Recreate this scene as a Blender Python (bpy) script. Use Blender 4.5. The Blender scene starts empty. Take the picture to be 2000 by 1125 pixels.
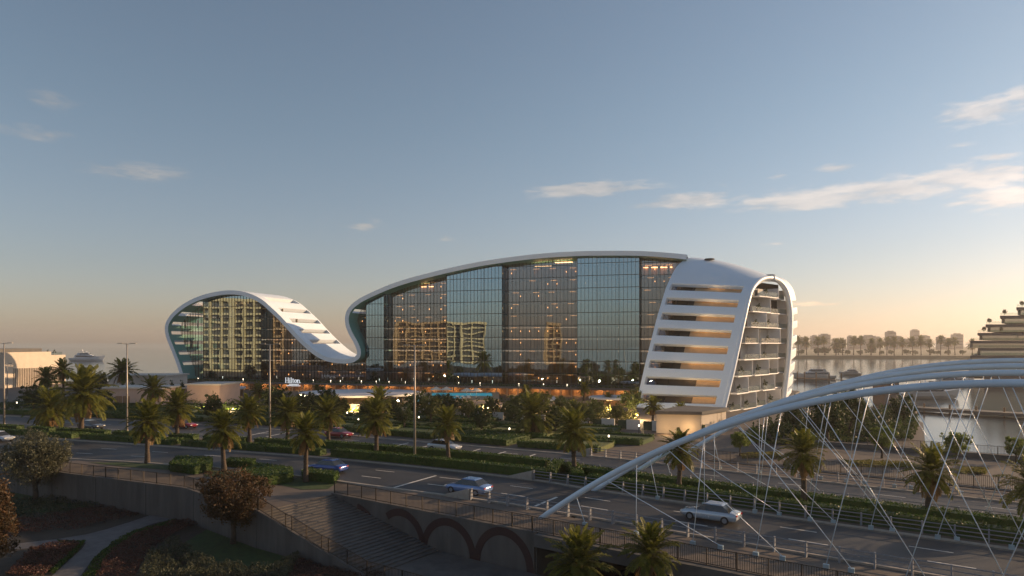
import bpy, bmesh, math, random
import numpy as np
from mathutils import Vector, Matrix
R = math.radians
random.seed(7)
rng = np.random.default_rng(7)
scene = bpy.context.scene
COL = scene.collection
# ------------------------------------------------------------------ camera, sky, sun, exposure
F = 1333.0; H = 14.0; HY = 670.0           # focal length in photo pixels, eye height, horizon row
cam_d = bpy.data.cameras.new('camera'); cam = bpy.data.objects.new('camera', cam_d); COL.objects.link(cam)
cam.location = (0, 0, H); cam.rotation_euler = (R(90), 0, 0)
cam_d.sensor_width = 36; cam_d.lens = 36 * F / 2000; cam_d.shift_y = (HY - 562.5) / 2000
cam_d.clip_start = .5; cam_d.clip_end = 60000
scene.camera = cam
SUN_AZ, SUN_EL = R(70), R(13.5)              # azimuth from +Y towards +X
sdir = Vector((math.sin(SUN_AZ) * math.cos(SUN_EL), math.cos(SUN_AZ) * math.cos(SUN_EL), math.sin(SUN_EL)))
sun_d = bpy.data.lights.new('sun', 'SUN'); sun_d.energy = 5.0; sun_d.angle = R(.6); sun_d.color = (1, .67, .38)
sun = bpy.data.objects.new('sun', sun_d); COL.objects.link(sun)
sun.rotation_euler = sdir.to_track_quat('Z', 'Y').to_euler()
scene.view_settings.view_transform = 'Standard'; scene.view_settings.look = 'None'
scene.view_settings.exposure = 0.42; scene.view_settings.gamma = 1
scene.render.engine = 'CYCLES'
scene.cycles.use_denoising = True
scene.cycles.max_bounces = 6; scene.cycles.transparent_max_bounces = 12
scene.cycles.diffuse_bounces = 3; scene.cycles.glossy_bounces = 4; scene.cycles.volume_bounces = 0
scene.cycles.sample_clamp_indirect = 4

W = bpy.data.worlds.new('World'); scene.world = W; W.use_nodes = True
nt = W.node_tree; nt.nodes.clear()
def N(t, kind, **kw):
    n = t.nodes.new(kind)
    for k, v in kw.items():
        if k.startswith('i_'):
            key = k[2:]
            key = int(key) if key.isdigit() else key
            n.inputs[key].default_value = v
        else: setattr(n, k, v)
    return n
def build_world():
    L = nt.links.new
    out = N(nt, 'ShaderNodeOutputWorld'); bg = N(nt, 'ShaderNodeBackground')
    sky = N(nt, 'ShaderNodeTexSky', sky_type='NISHITA', sun_disc=False, sun_elevation=SUN_EL, sun_rotation=SUN_AZ,
            air_density=1.1, dust_density=0.7, ozone_density=2.4, altitude=0)
    bg.inputs['Strength'].default_value = SKY
    hs = N(nt, 'ShaderNodeHueSaturation', i_Saturation=.80, i_Value=1.0); L(sky.outputs[0], hs.inputs['Color'])
    tn = N(nt, 'ShaderNodeMix', data_type='RGBA', blend_type='MULTIPLY', i_0=1.0); L(hs.outputs[0], tn.inputs[6]); SK = tn.outputs[2]
    tc = N(nt, 'ShaderNodeTexCoord'); sep = N(nt, 'ShaderNodeSeparateXYZ'); L(tc.outputs['Generated'], sep.inputs[0])
    def M(op, a, b=None, c=None):
        n = N(nt, 'ShaderNodeMath', operation=op)
        for i, x in enumerate((a, b, c)):
            if x is None: continue
            if isinstance(x, (int, float)): n.inputs[i].default_value = x
            else: L(x, n.inputs[i])
        return n.outputs[0]
    hz = N(nt, 'ShaderNodeMapRange', interpolation_type='SMOOTHSTEP'); L(M('ABSOLUTE', sep.outputs[2]), hz.inputs[0]); hz.inputs[2].default_value = .34
    tm = N(nt, 'ShaderNodeMix', data_type='RGBA'); L(hz.outputs[0], tm.inputs[0]); tm.inputs[6].default_value = (1.08, .945, 1.0, 1); tm.inputs[7].default_value = (.985, .995, .985, 1); L(tm.outputs[2], tn.inputs[7])
    az = M('ARCTAN2', sep.outputs[0], sep.outputs[1]); el = M('ARCSINE', sep.outputs[2])
    # long flat cloud streaks: stretched noise over azimuth / elevation
    mp = N(nt, 'ShaderNodeCombineXYZ'); L(az, mp.inputs[0]); L(M('MULTIPLY', el, 4.2), mp.inputs[1])
    n1 = N(nt, 'ShaderNodeTexNoise', i_Scale=9.0, i_Detail=9.0, i_Roughness=.6, i_Distortion=.25); L(mp.outputs[0], n1.inputs['Vector'])
    n2 = N(nt, 'ShaderNodeTexNoise', i_Scale=34.0, i_Detail=5.0, i_Roughness=.6); L(mp.outputs[0], n2.inputs['Vector'])
    det = M('ADD', M('MULTIPLY', n1.outputs[0], .62), M('MULTIPLY', n2.outputs[0], .38))
    # banks of cloud: (azimuth, elevation, half width, half height, amount)
    banks = []
    for px, py, hw, hh, am in [(1160, 370, 100, 12, .95), (1262, 400, 55, 8, .9), (1340, 392, 85, 12, .95), (1520, 340, 25, 6, .75), (1640, 328, 42, 9, .85), (1580, 392, 120, 15, 1), (1740, 372, 150, 20, 1), (1885, 348, 130, 20, 1),
            (1960, 388, 90, 16, .95), (1940, 308, 50, 8, .85), (1930, 215, 85, 18, .95), (2000, 190, 40, 18, .95), (1875, 282, 28, 5, .65), (1600, 592, 100, 6, .5), (1930, 548, 80, 5, .5), (1400, 362, 30, 5, .55), (715, 440, 30, 9, .6), (870, 466, 20, 6, .6),
            (110, 195, 60, 14, .5), (80, 262, 100, 14, .5), (250, 335, 140, 14, .55), (335, 346, 60, 8, .5), (235, 268, 30, 10, .4), (465, 300, 35, 6, .35), (1510, 475, 30, 5, .5), (2500, 330, 350, 40, .9), (-700, 280, 400, 40, .5)]:
        a0 = math.atan((px - 1000) / F); banks.append((a0, math.atan((HY - py) / F * math.cos(a0)), hw / F * math.cos(a0) ** 2 * 1.15, hh / F * math.cos(a0) * 1.25, am))
    acc = None
    for a0, e0, wa, we, am in banks:
        dx = M('DIVIDE', M('SUBTRACT', az, a0), wa); dy = M('DIVIDE', M('SUBTRACT', el, e0), we)
        g = M('MULTIPLY', M('EXPONENT', M('MULTIPLY', M('ADD', M('MULTIPLY', dx, dx), M('MULTIPLY', dy, dy)), -.75)), am)
        acc = g if acc is None else M('MAXIMUM', acc, g)
    dens = M('ADD', M('MULTIPLY', acc, .78), M('MULTIPLY', M('SUBTRACT', det, .5), 2.5))
    cov = N(nt, 'ShaderNodeMapRange', interpolation_type='SMOOTHSTEP'); L(dens, cov.inputs[0])
    cov.inputs[1].default_value = .22; cov.inputs[2].default_value = .74; cov.inputs[3].default_value = 0; cov.inputs[4].default_value = 1
    covm = M('MULTIPLY', cov.outputs[0], M('MINIMUM', M('MULTIPLY', acc, 1.7), .88))
    # cloud light: the sky behind it, lifted and warmed towards the sun
    lit = N(nt, 'ShaderNodeMix', data_type='RGBA', blend_type='MULTIPLY', i_0=1.0)
    L(SK, lit.inputs[6]); lit.inputs[7].default_value = (1.35, 1.08, .92, 1)
    add = N(nt, 'ShaderNodeMix', data_type='RGBA', blend_type='ADD', i_0=1.0); L(lit.outputs[2], add.inputs[6])
    sh = N(nt, 'ShaderNodeMapRange'); L(n1.outputs[0], sh.inputs[0]); sh.inputs[1].default_value = .42; sh.inputs[2].default_value = .66; sh.inputs[3].default_value = .15; sh.inputs[4].default_value = 1.25
    sunny = N(nt, 'ShaderNodeMapRange'); L(az, sunny.inputs[0]); sunny.inputs[1].default_value = -.7; sunny.inputs[2].default_value = .8; sunny.inputs[3].default_value = .25; sunny.inputs[4].default_value = 1.2
    wv = N(nt, 'ShaderNodeVectorMath', operation='SCALE'); wv.inputs[0].default_value = CLOUD; L(M('MULTIPLY', sh.outputs[0], sunny.outputs[0]), wv.inputs['Scale'])
    L(wv.outputs[0], add.inputs[7])
    mix = N(nt, 'ShaderNodeMix', data_type='RGBA'); L(covm, mix.inputs[0]); L(SK, mix.inputs[6]); L(add.outputs[2], mix.inputs[7])
    L(mix.outputs[2], bg.inputs[0]); L(bg.outputs[0], out.inputs[0])
HAZE = 0.0002
SKY = 0.092
CLOUD = (1.9, 1.45, 1.05)
build_world()

# ------------------------------------------------------------------ helpers
def at(px, py, d): return np.array([(px - 1000) * d / F, d, H - (py - HY) * d / F])
def gnd(px, py, z=0.0): return at(px, py, (H - z) * F / (py - HY))
RD = np.array([.815, -.58]); QD = np.array([.58, .815]); RO = np.array([1.5, 50.4])
def sp(s, p): return RO + RD * s + QD * p
def sp3(s, p, z): a = sp(s, p); return np.array([a[0], a[1], z])
def onp(px, py, p):                        # photo pixel on the vertical plane p = const beside the bridge
    k = (px - 1000) / F; Y = (p + RO @ QD) / (k * QD[0] + QD[1])
    return (np.array([k * Y, Y]) - RO) @ RD, H - (py - HY) / F * Y
def spline(pts, n):
    P = np.array(pts, float); m = len(P)
    P = np.vstack([2 * P[0] - P[1], P, 2 * P[-1] - P[-2]])
    d = np.r_[0, np.cumsum(np.linalg.norm(np.diff(P[1:-1], axis=0), axis=1))]
    out = []
    for t in np.linspace(0, d[-1], n):
        i = min(np.searchsorted(d, t, side='right') - 1, m - 2); u = (t - d[i]) / max(d[i + 1] - d[i], 1e-9)
        a, b, c, e = P[i], P[i + 1], P[i + 2], P[i + 3]
        out.append(.5 * (2 * b + (c - a) * u + (2 * a - 5 * b + 4 * c - e) * u * u + (3 * b - a - 3 * c + e) * u ** 3))
    return np.array(out)
def along(P, t):                           # point and tangent at arc length t of a 2-D polyline
    P = np.asarray(P); d = np.r_[0, np.cumsum(np.linalg.norm(np.diff(P, axis=0), axis=1))]
    i = int(np.clip(np.searchsorted(d, t, side='right') - 1, 0, len(P) - 2)); u = (t - d[i]) / (d[i + 1] - d[i])
    T = (P[i + 1] - P[i]) / (d[i + 1] - d[i]); return P[i] + (P[i + 1] - P[i]) * u, T
def plen(P): return float(np.sum(np.linalg.norm(np.diff(np.asarray(P), axis=0), axis=1)))

class MB:
    def __init__(s): s.v = []; s.f = []
    def add(s, v, f):
        n = len(s.v); s.v += [tuple(map(float, a)) for a in v]; s.f += [tuple(i + n for i in a) for a in f]; return s
    def box(s, c, size, rz=0, rx=0, ry=0):
        m = Matrix.Rotation(rz, 3, 'Z') @ Matrix.Rotation(ry, 3, 'Y') @ Matrix.Rotation(rx, 3, 'X')
        v = [Vector(c) + m @ Vector((x * size[0] / 2, y * size[1] / 2, z * size[2] / 2)) for x in (-1, 1) for y in (-1, 1) for z in (-1, 1)]
        return s.add(v, [(0, 1, 3, 2), (4, 6, 7, 5), (0, 4, 5, 1), (2, 3, 7, 6), (0, 2, 6, 4), (1, 5, 7, 3)])
    def beam(s, a, b, w, h, up=(0, 0, 1)):
        a, b = Vector(a), Vector(b); d = (b - a).normalized(); u = Vector(up)
        x = d.cross(u)
        if x.length < 1e-4: x = d.cross(Vector((0, 1, 0)))
        x.normalize(); y = x.cross(d)
        v = [p + x * i * w / 2 + y * j * h / 2 for p in (a, b) for i in (-1, 1) for j in (-1, 1)]
        return s.add(v, [(0, 1, 3, 2), (4, 6, 7, 5), (0, 4, 5, 1), (2, 3, 7, 6), (0, 2, 6, 4), (1, 5, 7, 3)])
    def tube(s, pts, r, n=10, cap=True):
        P = [Vector(p) for p in pts]; m = len(P); rr = r if hasattr(r, '__len__') else [r] * m
        v = []; ref = None
        for i in range(m):
            d = (P[min(i + 1, m - 1)] - P[max(i - 1, 0)]).normalized()
            if ref is None: ref = d.orthogonal().normalized()
            ref = (ref - d * ref.dot(d)).normalized(); y = d.cross(ref)
            v += [P[i] + (ref * math.cos(2 * math.pi * k / n) + y * math.sin(2 * math.pi * k / n)) * rr[i] for k in range(n)]
        f = [(i * n + k, i * n + (k + 1) % n, (i + 1) * n + (k + 1) % n, (i + 1) * n + k) for i in range(m - 1) for k in range(n)]
        if cap: f += [tuple(range(n))[::-1], tuple(range((m - 1) * n, m * n))]
        return s.add(v, f)
    def prism(s, poly, z0, z1):
        n = len(poly); a = sum(poly[i][0] * poly[(i + 1) % n][1] - poly[(i + 1) % n][0] * poly[i][1] for i in range(n))
        if a < 0: poly = poly[::-1]
        v = [(p[0], p[1], z0) for p in poly] + [(p[0], p[1], z1) for p in poly]
        return s.add(v, [tuple(range(n))[::-1], tuple(range(n, 2 * n))] + [(i, (i + 1) % n, n + (i + 1) % n, n + i) for i in range(n)])
    def strip(s, A, B, z, zb=None):
        n = min(len(A), len(B)); v = [(A[i][0], A[i][1], z) for i in range(n)] + [(B[i][0], B[i][1], z) for i in range(n)]
        s.add(v, [(i, i + 1, n + i + 1, n + i) for i in range(n - 1)])
        if zb is not None:
            for P in (A, B): s.add([(p[0], p[1], z) for p in P[:n]] + [(p[0], p[1], zb) for p in P[:n]], [(i, i + 1, n + i + 1, n + i) for i in range(n - 1)])
        return s
    def grid(s, G):                        # G: rows x cols x 3
        G = np.asarray(G); a, b = G.shape[:2]
        return s.add(G.reshape(-1, 3), [(i * b + j, i * b + j + 1, (i + 1) * b + j + 1, (i + 1) * b + j) for i in range(a - 1) for j in range(b - 1)])
    def mesh(s, name, mat, off=(0, 0, 0), smooth=False):
        me = bpy.data.meshes.new(name); me.from_pydata([(a[0] - off[0], a[1] - off[1], a[2] - off[2]) for a in s.v], [], s.f)
        if mat: me.materials.append(mat)
        bm = bmesh.new(); bm.from_mesh(me); bmesh.ops.recalc_face_normals(bm, faces=bm.faces); bm.to_mesh(me); bm.free()
        if smooth: me.shade_smooth()
        return me
    def build(s, name, mat, parent=None, smooth=False, **kw):
        return link(name, s.mesh(name, mat, wloc(parent), smooth), parent, **kw)
def wloc(o):
    v = Vector((0, 0, 0))
    while o is not None: v += o.location; o = o.parent
    return v
def link(name, data, parent=None, label=None, cat=None, group=None, kind=None, loc=None, rz=None):
    o = bpy.data.objects.new(name, data); COL.objects.link(o); o.parent = parent
    if label: o['label'] = label
    if cat: o['category'] = cat
    if group: o['group'] = group
    if kind: o['kind'] = kind
    if loc is not None: o.location = tuple(map(float, loc))
    if rz is not None: o.rotation_euler = (0, 0, rz)
    return o
def thing(name, loc, label, cat, group=None, rz=0): return link(name, None, None, label, cat, group, None, loc, rz)
def bevel(o, w=.05, seg=2, ang=40):
    m = o.modifiers.new('bevel', 'BEVEL'); m.width = w; m.segments = seg; m.limit_method = 'ANGLE'; m.angle_limit = R(ang)
    return o
def copy_tree(o, parent=None):
    c = o.copy(); COL.objects.link(c); c.parent = parent
    for ch in o.children: copy_tree(ch, c)
    return c
ORD = 'first second third fourth fifth sixth seventh eighth ninth tenth eleventh twelfth thirteenth fourteenth fifteenth sixteenth seventeenth eighteenth nineteenth twentieth'.split()
ORD += ['twenty-' + w for w in ORD[:9]] + ['thirtieth'] + ['thirty-' + w for w in ORD[:9]] + ['fortieth'] + ['forty-' + w for w in ORD[:9]]

# ------------------------------------------------------------------ materials
MATS = {}
def mat(name, col, rough=.6, metal=0, var=.12, scale=1.5, bump=0, bscale=None, col2=None, spec=.5, emit=None, estr=0, coat=0, stretch=None, rot=0):
    if name in MATS: return MATS[name]
    m = bpy.data.materials.new(name); m.use_nodes = True; t = m.node_tree; b = t.nodes['Principled BSDF']; L = t.links.new
    b.inputs['Roughness'].default_value = rough; b.inputs['Metallic'].default_value = metal
    b.inputs['Specular IOR Level'].default_value = spec; b.inputs['Coat Weight'].default_value = coat
    tc = N(t, 'ShaderNodeTexCoord'); src = tc.outputs['Object']
    if rot:
        mpr = N(t, 'ShaderNodeMapping'); mpr.inputs['Rotation'].default_value = (0, 0, rot); L(src, mpr.inputs[0]); src = mpr.outputs[0]
    if stretch:
        mpg = N(t, 'ShaderNodeMapping'); mpg.inputs['Scale'].default_value = stretch; L(src, mpg.inputs[0]); src = mpg.outputs[0]
    nz = N(t, 'ShaderNodeTexNoise', i_Scale=scale, i_Detail=7.0, i_Roughness=.62); L(src, nz.inputs['Vector'])
    rp = N(t, 'ShaderNodeMapRange'); L(nz.outputs[0], rp.inputs[0]); rp.inputs[1].default_value = .3; rp.inputs[2].default_value = .7
    mx = N(t, 'ShaderNodeMix', data_type='RGBA'); L(rp.outputs[0], mx.inputs[0])
    c2 = col2 or tuple(min(1, c * (1 + var)) for c in col); c1 = col if col2 else tuple(c * (1 - var) for c in col)
    mx.inputs[6].default_value = (*c1, 1); mx.inputs[7].default_value = (*c2, 1); L(mx.outputs[2], b.inputs['Base Color'])
    rr = N(t, 'ShaderNodeMapRange'); L(nz.outputs[0], rr.inputs[0]); rr.inputs[3].default_value = max(0, rough - .08); rr.inputs[4].default_value = min(1, rough + .08); L(rr.outputs[0], b.inputs['Roughness'])
    if bump:
        n2 = N(t, 'ShaderNodeTexNoise', i_Scale=bscale or scale * 8, i_Detail=6.0); L(src, n2.inputs['Vector'])
        bp = N(t, 'ShaderNodeBump', i_Strength=bump, i_Distance=.05); L(n2.outputs[0], bp.inputs['Height']); L(bp.outputs[0], b.inputs['Normal'])
    if emit:
        b.inputs['Emission Color'].default_value = (*emit, 1); b.inputs['Emission Strength'].default_value = estr
    MATS[name] = m; return m
def leafmat(name, c1, c2, trans=.35, rough=.55):
    m = bpy.data.materials.new(name); m.use_nodes = True; t = m.node_tree; t.nodes.clear(); L = t.links.new
    out = N(t, 'ShaderNodeOutputMaterial'); g = N(t, 'ShaderNodeNewGeometry')
    tc = N(t, 'ShaderNodeTexCoord'); nz = N(t, 'ShaderNodeTexNoise', i_Scale=.9, i_Detail=4.0); L(tc.outputs['Object'], nz.inputs['Vector'])
    ad = N(t, 'ShaderNodeMath', operation='MULTIPLY_ADD'); L(g.outputs['Random Per Island'], ad.inputs[0]); ad.inputs[1].default_value = .55
    sb = N(t, 'ShaderNodeMapRange'); L(nz.outputs[0], sb.inputs[0]); sb.inputs[1].default_value = .3; sb.inputs[2].default_value = .7; sb.inputs[4].default_value = .45; L(sb.outputs[0], ad.inputs[2])
    mx = N(t, 'ShaderNodeMix', data_type='RGBA'); L(ad.outputs[0], mx.inputs[0]); mx.inputs[6].default_value = (*c1, 1); mx.inputs[7].default_value = (*c2, 1)
    p = N(t, 'ShaderNodeBsdfPrincipled', i_Roughness=rough); p.inputs['Specular IOR Level'].default_value = .3; L(mx.outputs[2], p.inputs['Base Color'])
    tr = N(t, 'ShaderNodeBsdfTranslucent'); L(mx.outputs[2], tr.inputs[0])
    ms = N(t, 'ShaderNodeMixShader', i_0=trans); L(p.outputs[0], ms.inputs[1]); L(tr.outputs[0], ms.inputs[2]); L(ms.outputs[0], out.inputs[0])
    MATS[name] = m; return m
def glassmat(name, tint, refl, fac, rough=.0, wave=.0, wscale=.12):
    m = bpy.data.materials.new(name); m.use_nodes = True; t = m.node_tree; t.nodes.clear(); L = t.links.new
    out = N(t, 'ShaderNodeOutputMaterial'); tr = N(t, 'ShaderNodeBsdfTransparent'); tr.inputs[0].default_value = (*tint, 1)
    gl = N(t, 'ShaderNodeBsdfGlossy'); gl.inputs[0].default_value = (*refl, 1); gl.inputs['Roughness'].default_value = rough
    lw = N(t, 'ShaderNodeLayerWeight', i_Blend=.5); pw = N(t, 'ShaderNodeMath', operation='POWER'); L(lw.outputs['Facing'], pw.inputs[0]); pw.inputs[1].default_value = 5
    mr = N(t, 'ShaderNodeMapRange'); L(pw.outputs[0], mr.inputs[0]); mr.inputs[3].default_value = fac; mr.inputs[4].default_value = 1
    ms = N(t, 'ShaderNodeMixShader'); L(mr.outputs[0], ms.inputs[0]); L(tr.outputs[0], ms.inputs[1]); L(gl.outputs[0], ms.inputs[2]); L(ms.outputs[0], out.inputs[0])
    if wave:
        tc = N(t, 'ShaderNodeTexCoord'); nz = N(t, 'ShaderNodeTexNoise', i_Scale=wscale, i_Detail=2.0); L(tc.outputs['Object'], nz.inputs['Vector'])
        bp = N(t, 'ShaderNodeBump', i_Strength=1.0, i_Distance=wave); L(nz.outputs[0], bp.inputs['Height']); L(bp.outputs[0], gl.inputs['Normal'])
    MATS[name] = m; return m
def glow(name, col, strength):
    m = bpy.data.materials.new(name); m.use_nodes = True; b = m.node_tree.nodes['Principled BSDF']
    b.inputs['Base Color'].default_value = (*[min(.8, c) for c in col], 1); b.inputs['Emission Color'].default_value = (*col, 1); b.inputs['Emission Strength'].default_value = strength
    MATS[name] = m; return m
white = mat('sky_tinted_shell', (.76, .83, .90), .42, var=.03, scale=.15, bump=.02, bscale=6)  # white shell; the cool tint in its colour stands in for blue skylight
plaster = mat('plaster', (.62, .56, .50), .8, var=.08, scale=.8, bump=.1)
cream = mat('cream_plaster', (.50, .43, .35), .8, var=.08, scale=.5, bump=.1)
pinkw = mat('pink_plaster', (.60, .43, .36), .8, var=.08, scale=.5, bump=.1)
asphalt = mat('asphalt', (.037, .038, .042), .58, var=.42, scale=.8, bump=.25, bscale=25, stretch=(.06, .8, 1), rot=R(33))
paving = mat('paving', (.125, .100, .082), .75, var=.18, scale=.7, bump=.15, bscale=9)
paint = mat('road_paint', (.62, .60, .56), .6, var=.25, scale=3)
kerbm = mat('kerb_stone', (.34, .30, .26), .75, var=.15, scale=2, bump=.1)
concrete = mat('concrete', (.092, .084, .079), .85, var=.32, scale=.9, bump=.2, bscale=5, stretch=(1, 1, .18))
darkcon = mat('dark_concrete', (.10, .095, .09), .85, var=.2, scale=.6, bump=.2, bscale=5)
mural = mat('mural_red', (.040, .016, .016), .8, var=.2, scale=2)
blackm = mat('black_metal', (.018, .016, .015), .45, metal=.6, var=.2)
steelw = mat('painted_steel', (.62, .72, .82), .30, metal=.0, var=.05, scale=1, coat=.3)
barrm = mat('barrier_paint', (.20, .21, .235), .45, var=.1, scale=2)
soil = mat('soil', (.045, .035, .026), .95, var=.3, scale=2, bump=.4)
lawnm = mat('lawn', (.030, .058, .012), .9, var=.35, scale=1.6, bump=.6, bscale=14)
lawny = mat('dry_lawn', (.10, .115, .030), .9, var=.3, scale=1.0, bump=.6, bscale=14)
trunkm = mat('palm_bark', (.075, .055, .040), .95, var=.45, scale=3, bump=.8, bscale=9, stretch=(1, 1, 3))
barkm = mat('bark', (.07, .052, .04), .95, var=.4, scale=3, bump=.7)
hedgem = leafmat('hedge_leaf', (.020, .046, .009), (.075, .130, .020), .3)
palmleaf = leafmat('palm_leaf', (.034, .062, .010), (.235, .222, .032), .45)  # golden and dark ends put sun highlights and shadow into the leaf colour
palmdead = leafmat('palm_dead', (.16, .095, .035), (.30, .19, .075), .3)
oliveleaf = leafmat('olive_leaf', (.055, .060, .036), (.150, .150, .090), .3)
redleaf = leafmat('red_leaf', (.042, .042, .018), (.125, .058, .026), .35)
treeleaf = leafmat('tree_leaf', (.020, .042, .012), (.065, .095, .024), .3)
brightleaf = leafmat('bright_leaf', (.070, .110, .018), (.190, .240, .050), .45)
flowerm = leafmat('flower_leaf', (.04, .032, .020), (.16, .065, .055), .3)
shrubm = leafmat('shrub_leaf', (.030, .042, .022), (.105, .105, .062), .3)
glass_m = glassmat('mirror_glass', (.20, .25, .27), (.36, .50, .60), .68, wave=.045, wscale=.075)
glass_c = glassmat('clear_glass', (.66, .60, .54), (.55, .60, .66), .30, wave=.045, wscale=.075)
glass_rail = glassmat('rail_glass', (.86, .90, .88), (.35, .38, .4), .015)
mullm = mat('mullion_metal', (.035, .038, .040), .4, metal=.5)
darkglass = mat('dark_window', (.02, .022, .024), .06, spec=.8, var=.05)
slabm = mat('slab', (.16, .14, .125), .8)
walnut = mat('walnut_wall', (.30, .17, .09), .6, var=.4, scale=.7, stretch=(6, 6, .3))
tanw = mat('tan_wall', (.52, .36, .22), .7, var=.12, scale=.4)
lampw = glow('warm_lamp', (1, .50, .17), 3.6)
lampc = glow('warm_ceiling_lamp', (1, .58, .26), 6)
room_glow = glow('added_room_glow', (1, .50, .18), 2.2)
spill = glow('added_soffit_glow', (1, .54, .20), 26)
lampd = glow('deck_lamp', (1, .82, .58), 4.5)
teal = mat('teal_soffit', (.15, .40, .38), .5, var=.05)
wingl = glow('added_wing_glow', (1, .60, .28), 11)
lampg = glow('garden_lamp', (1, .6, .25), 12)
poolm = glow('pool_water', (.03, .34, .44), .32)
# ------------------------------------------------------------------ water, land, roads
def watermat():
    m = bpy.data.materials.new('sea_water'); m.use_nodes = True; t = m.node_tree; b = t.nodes['Principled BSDF']; L = t.links.new
    b.inputs['Base Color'].default_value = (.018, .026, .030, 1); b.inputs['Roughness'].default_value = .10; b.inputs['IOR'].default_value = 1.33
    tc = N(t, 'ShaderNodeTexCoord'); mp = N(t, 'ShaderNodeMapping'); mp.inputs['Scale'].default_value = (.25, 1, 1); L(tc.outputs['Object'], mp.inputs[0])
    n1 = N(t, 'ShaderNodeTexNoise', i_Scale=.9, i_Detail=5.0, i_Roughness=.6); n2 = N(t, 'ShaderNodeTexNoise', i_Scale=.035, i_Detail=3.0)
    L(mp.outputs[0], n1.inputs['Vector']); L(mp.outputs[0], n2.inputs['Vector'])
    ml = N(t, 'ShaderNodeMath', operation='MULTIPLY_ADD'); L(n2.outputs[0], ml.inputs[0]); ml.inputs[1].default_value = 1.6; L(n1.outputs[0], ml.inputs[2])
    bp = N(t, 'ShaderNodeBump', i_Strength=.16, i_Distance=.20); L(ml.outputs[0], bp.inputs['Height']); L(bp.outputs[0], b.inputs['Normal'])
    return m
WZ = -4.0
MB().add([(-30000, -2000, WZ), (30000, -2000, WZ), (30000, 30000, WZ), (-30000, 30000, WZ)], [(0, 1, 2, 3)]).build('sea', watermat(), kind='structure')

E1 = spline([(-160, 106), (-90, 90.5), (-53, 82.2), (-39.6, 78.6), (-27, 74), sp(-19, 4.9), sp(-8, 6.1), sp(2, 6.3), sp(40, 6.3), sp(75, 6.3)], 180)
M1 = spline([(-160, 130), (-100, 110.6), (-63.9, 98.2), (-41.4, 89.9), (-20, 81.4), sp(-12, 15.8), sp(0, 15.2), sp(40, 15.2), sp(75, 15.2)], 180)
M2 = spline([(-160, 141), (-84, 112.5), (-58, 103.7), (-31.4, 95), (-12.2, 86.6), sp(-14, 24), sp(0, 23.3), sp(40, 23.3), sp(75, 23.3)], 180)
E2 = spline([(-160, 149), (-98.5, 131), (-74.7, 124.4), (-42.7, 112), (-14.6, 97.2), (1, 88.9), sp(-10, 32.3), sp(2, 32), sp(40, 32), sp(75, 32)], 180)
wallL = [(-400, 120), (-76, 84.8), (-59.6, 79.4), (-47, 72.6), (-31.5, 65.6), sp(-22, -8)]      # top line of the retaining wall
quay = [sp(20, 60), (59, 98), (72, 120), (79, 138), (78, 150), (72, 178), (84, 200), (66, 245), (0, 266), (-110, 266), (-140, 250), (-400, 250)]
land = [tuple(p) for p in wallL] + [tuple(sp(-22, 0)), tuple(sp(0, 0)), tuple(sp(0, 39.5)), tuple(sp(78, 39.5)), tuple(sp(78, 60))] + [tuple(p) for p in quay]
ground = MB().add([(x, y, 0) for x, y in land], [tuple(range(len(land)))]).build('ground', paving, kind='structure')
# quay and retaining faces below the land, one wall each
def wallface(name, P, z0, z1, m, t=.35, **kw):
    b = MB(); P = [np.array(p, float) for p in P]; nrm = []
    for i in range(len(P)):
        d = P[min(i + 1, len(P) - 1)] - P[max(i - 1, 0)]; d /= np.linalg.norm(d); nrm.append(np.array([d[1], -d[0]]))
    A = [p + n * t / 2 for p, n in zip(P, nrm)]; B = [p - n * t / 2 for p, n in zip(P, nrm)]; n = len(P)
    v = [(*p, z0) for p in A] + [(*p, z0) for p in B] + [(*p, z1) for p in A] + [(*p, z1) for p in B]
    f = []
    for i in range(n - 1): f += [(i, i + 1, 2 * n + i + 1, 2 * n + i), (n + i + 1, n + i, 3 * n + i, 3 * n + i + 1), (2 * n + i, 2 * n + i + 1, 3 * n + i + 1, 3 * n + i)]
    f += [(0, 2 * n, 3 * n, n), (n - 1, 2 * n - 1, 4 * n - 1, 3 * n - 1)]
    return b.add(v, f).build(name, m, **kw)
rw = wallface('retaining_wall', wallL[1:], -3.3, .15, concrete, .4, label='long plain concrete retaining wall above the sunken garden', cat='wall')
for t in np.arange(6, plen(wallL[1:]) - 1, 7.5):          # vertical joints, one recessed strip each
    p, T = along(np.array(wallL[1:]), t); nn = np.array([T[1], -T[0]]); c = p + nn * .205
    MB().box((c[0], c[1], -1.6), (.05, .012, 3.2), math.atan2(T[1], T[0])).build('joint', blackm, rw)
wallface('quay_wall', [sp(78, 60.1)] + quay, WZ - .5, -.02, darkcon, .5, kind='structure')
wallface('quay_wall', [sp(0, 39.2), sp(78, 39.2)], WZ - .5, -.02, darkcon, .5, kind='structure')
wallface('abutment_wall', [sp(0.1, 0), sp(0.1, 39.5)], WZ - .5, -.95, darkcon, .6, kind='structure')

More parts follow.
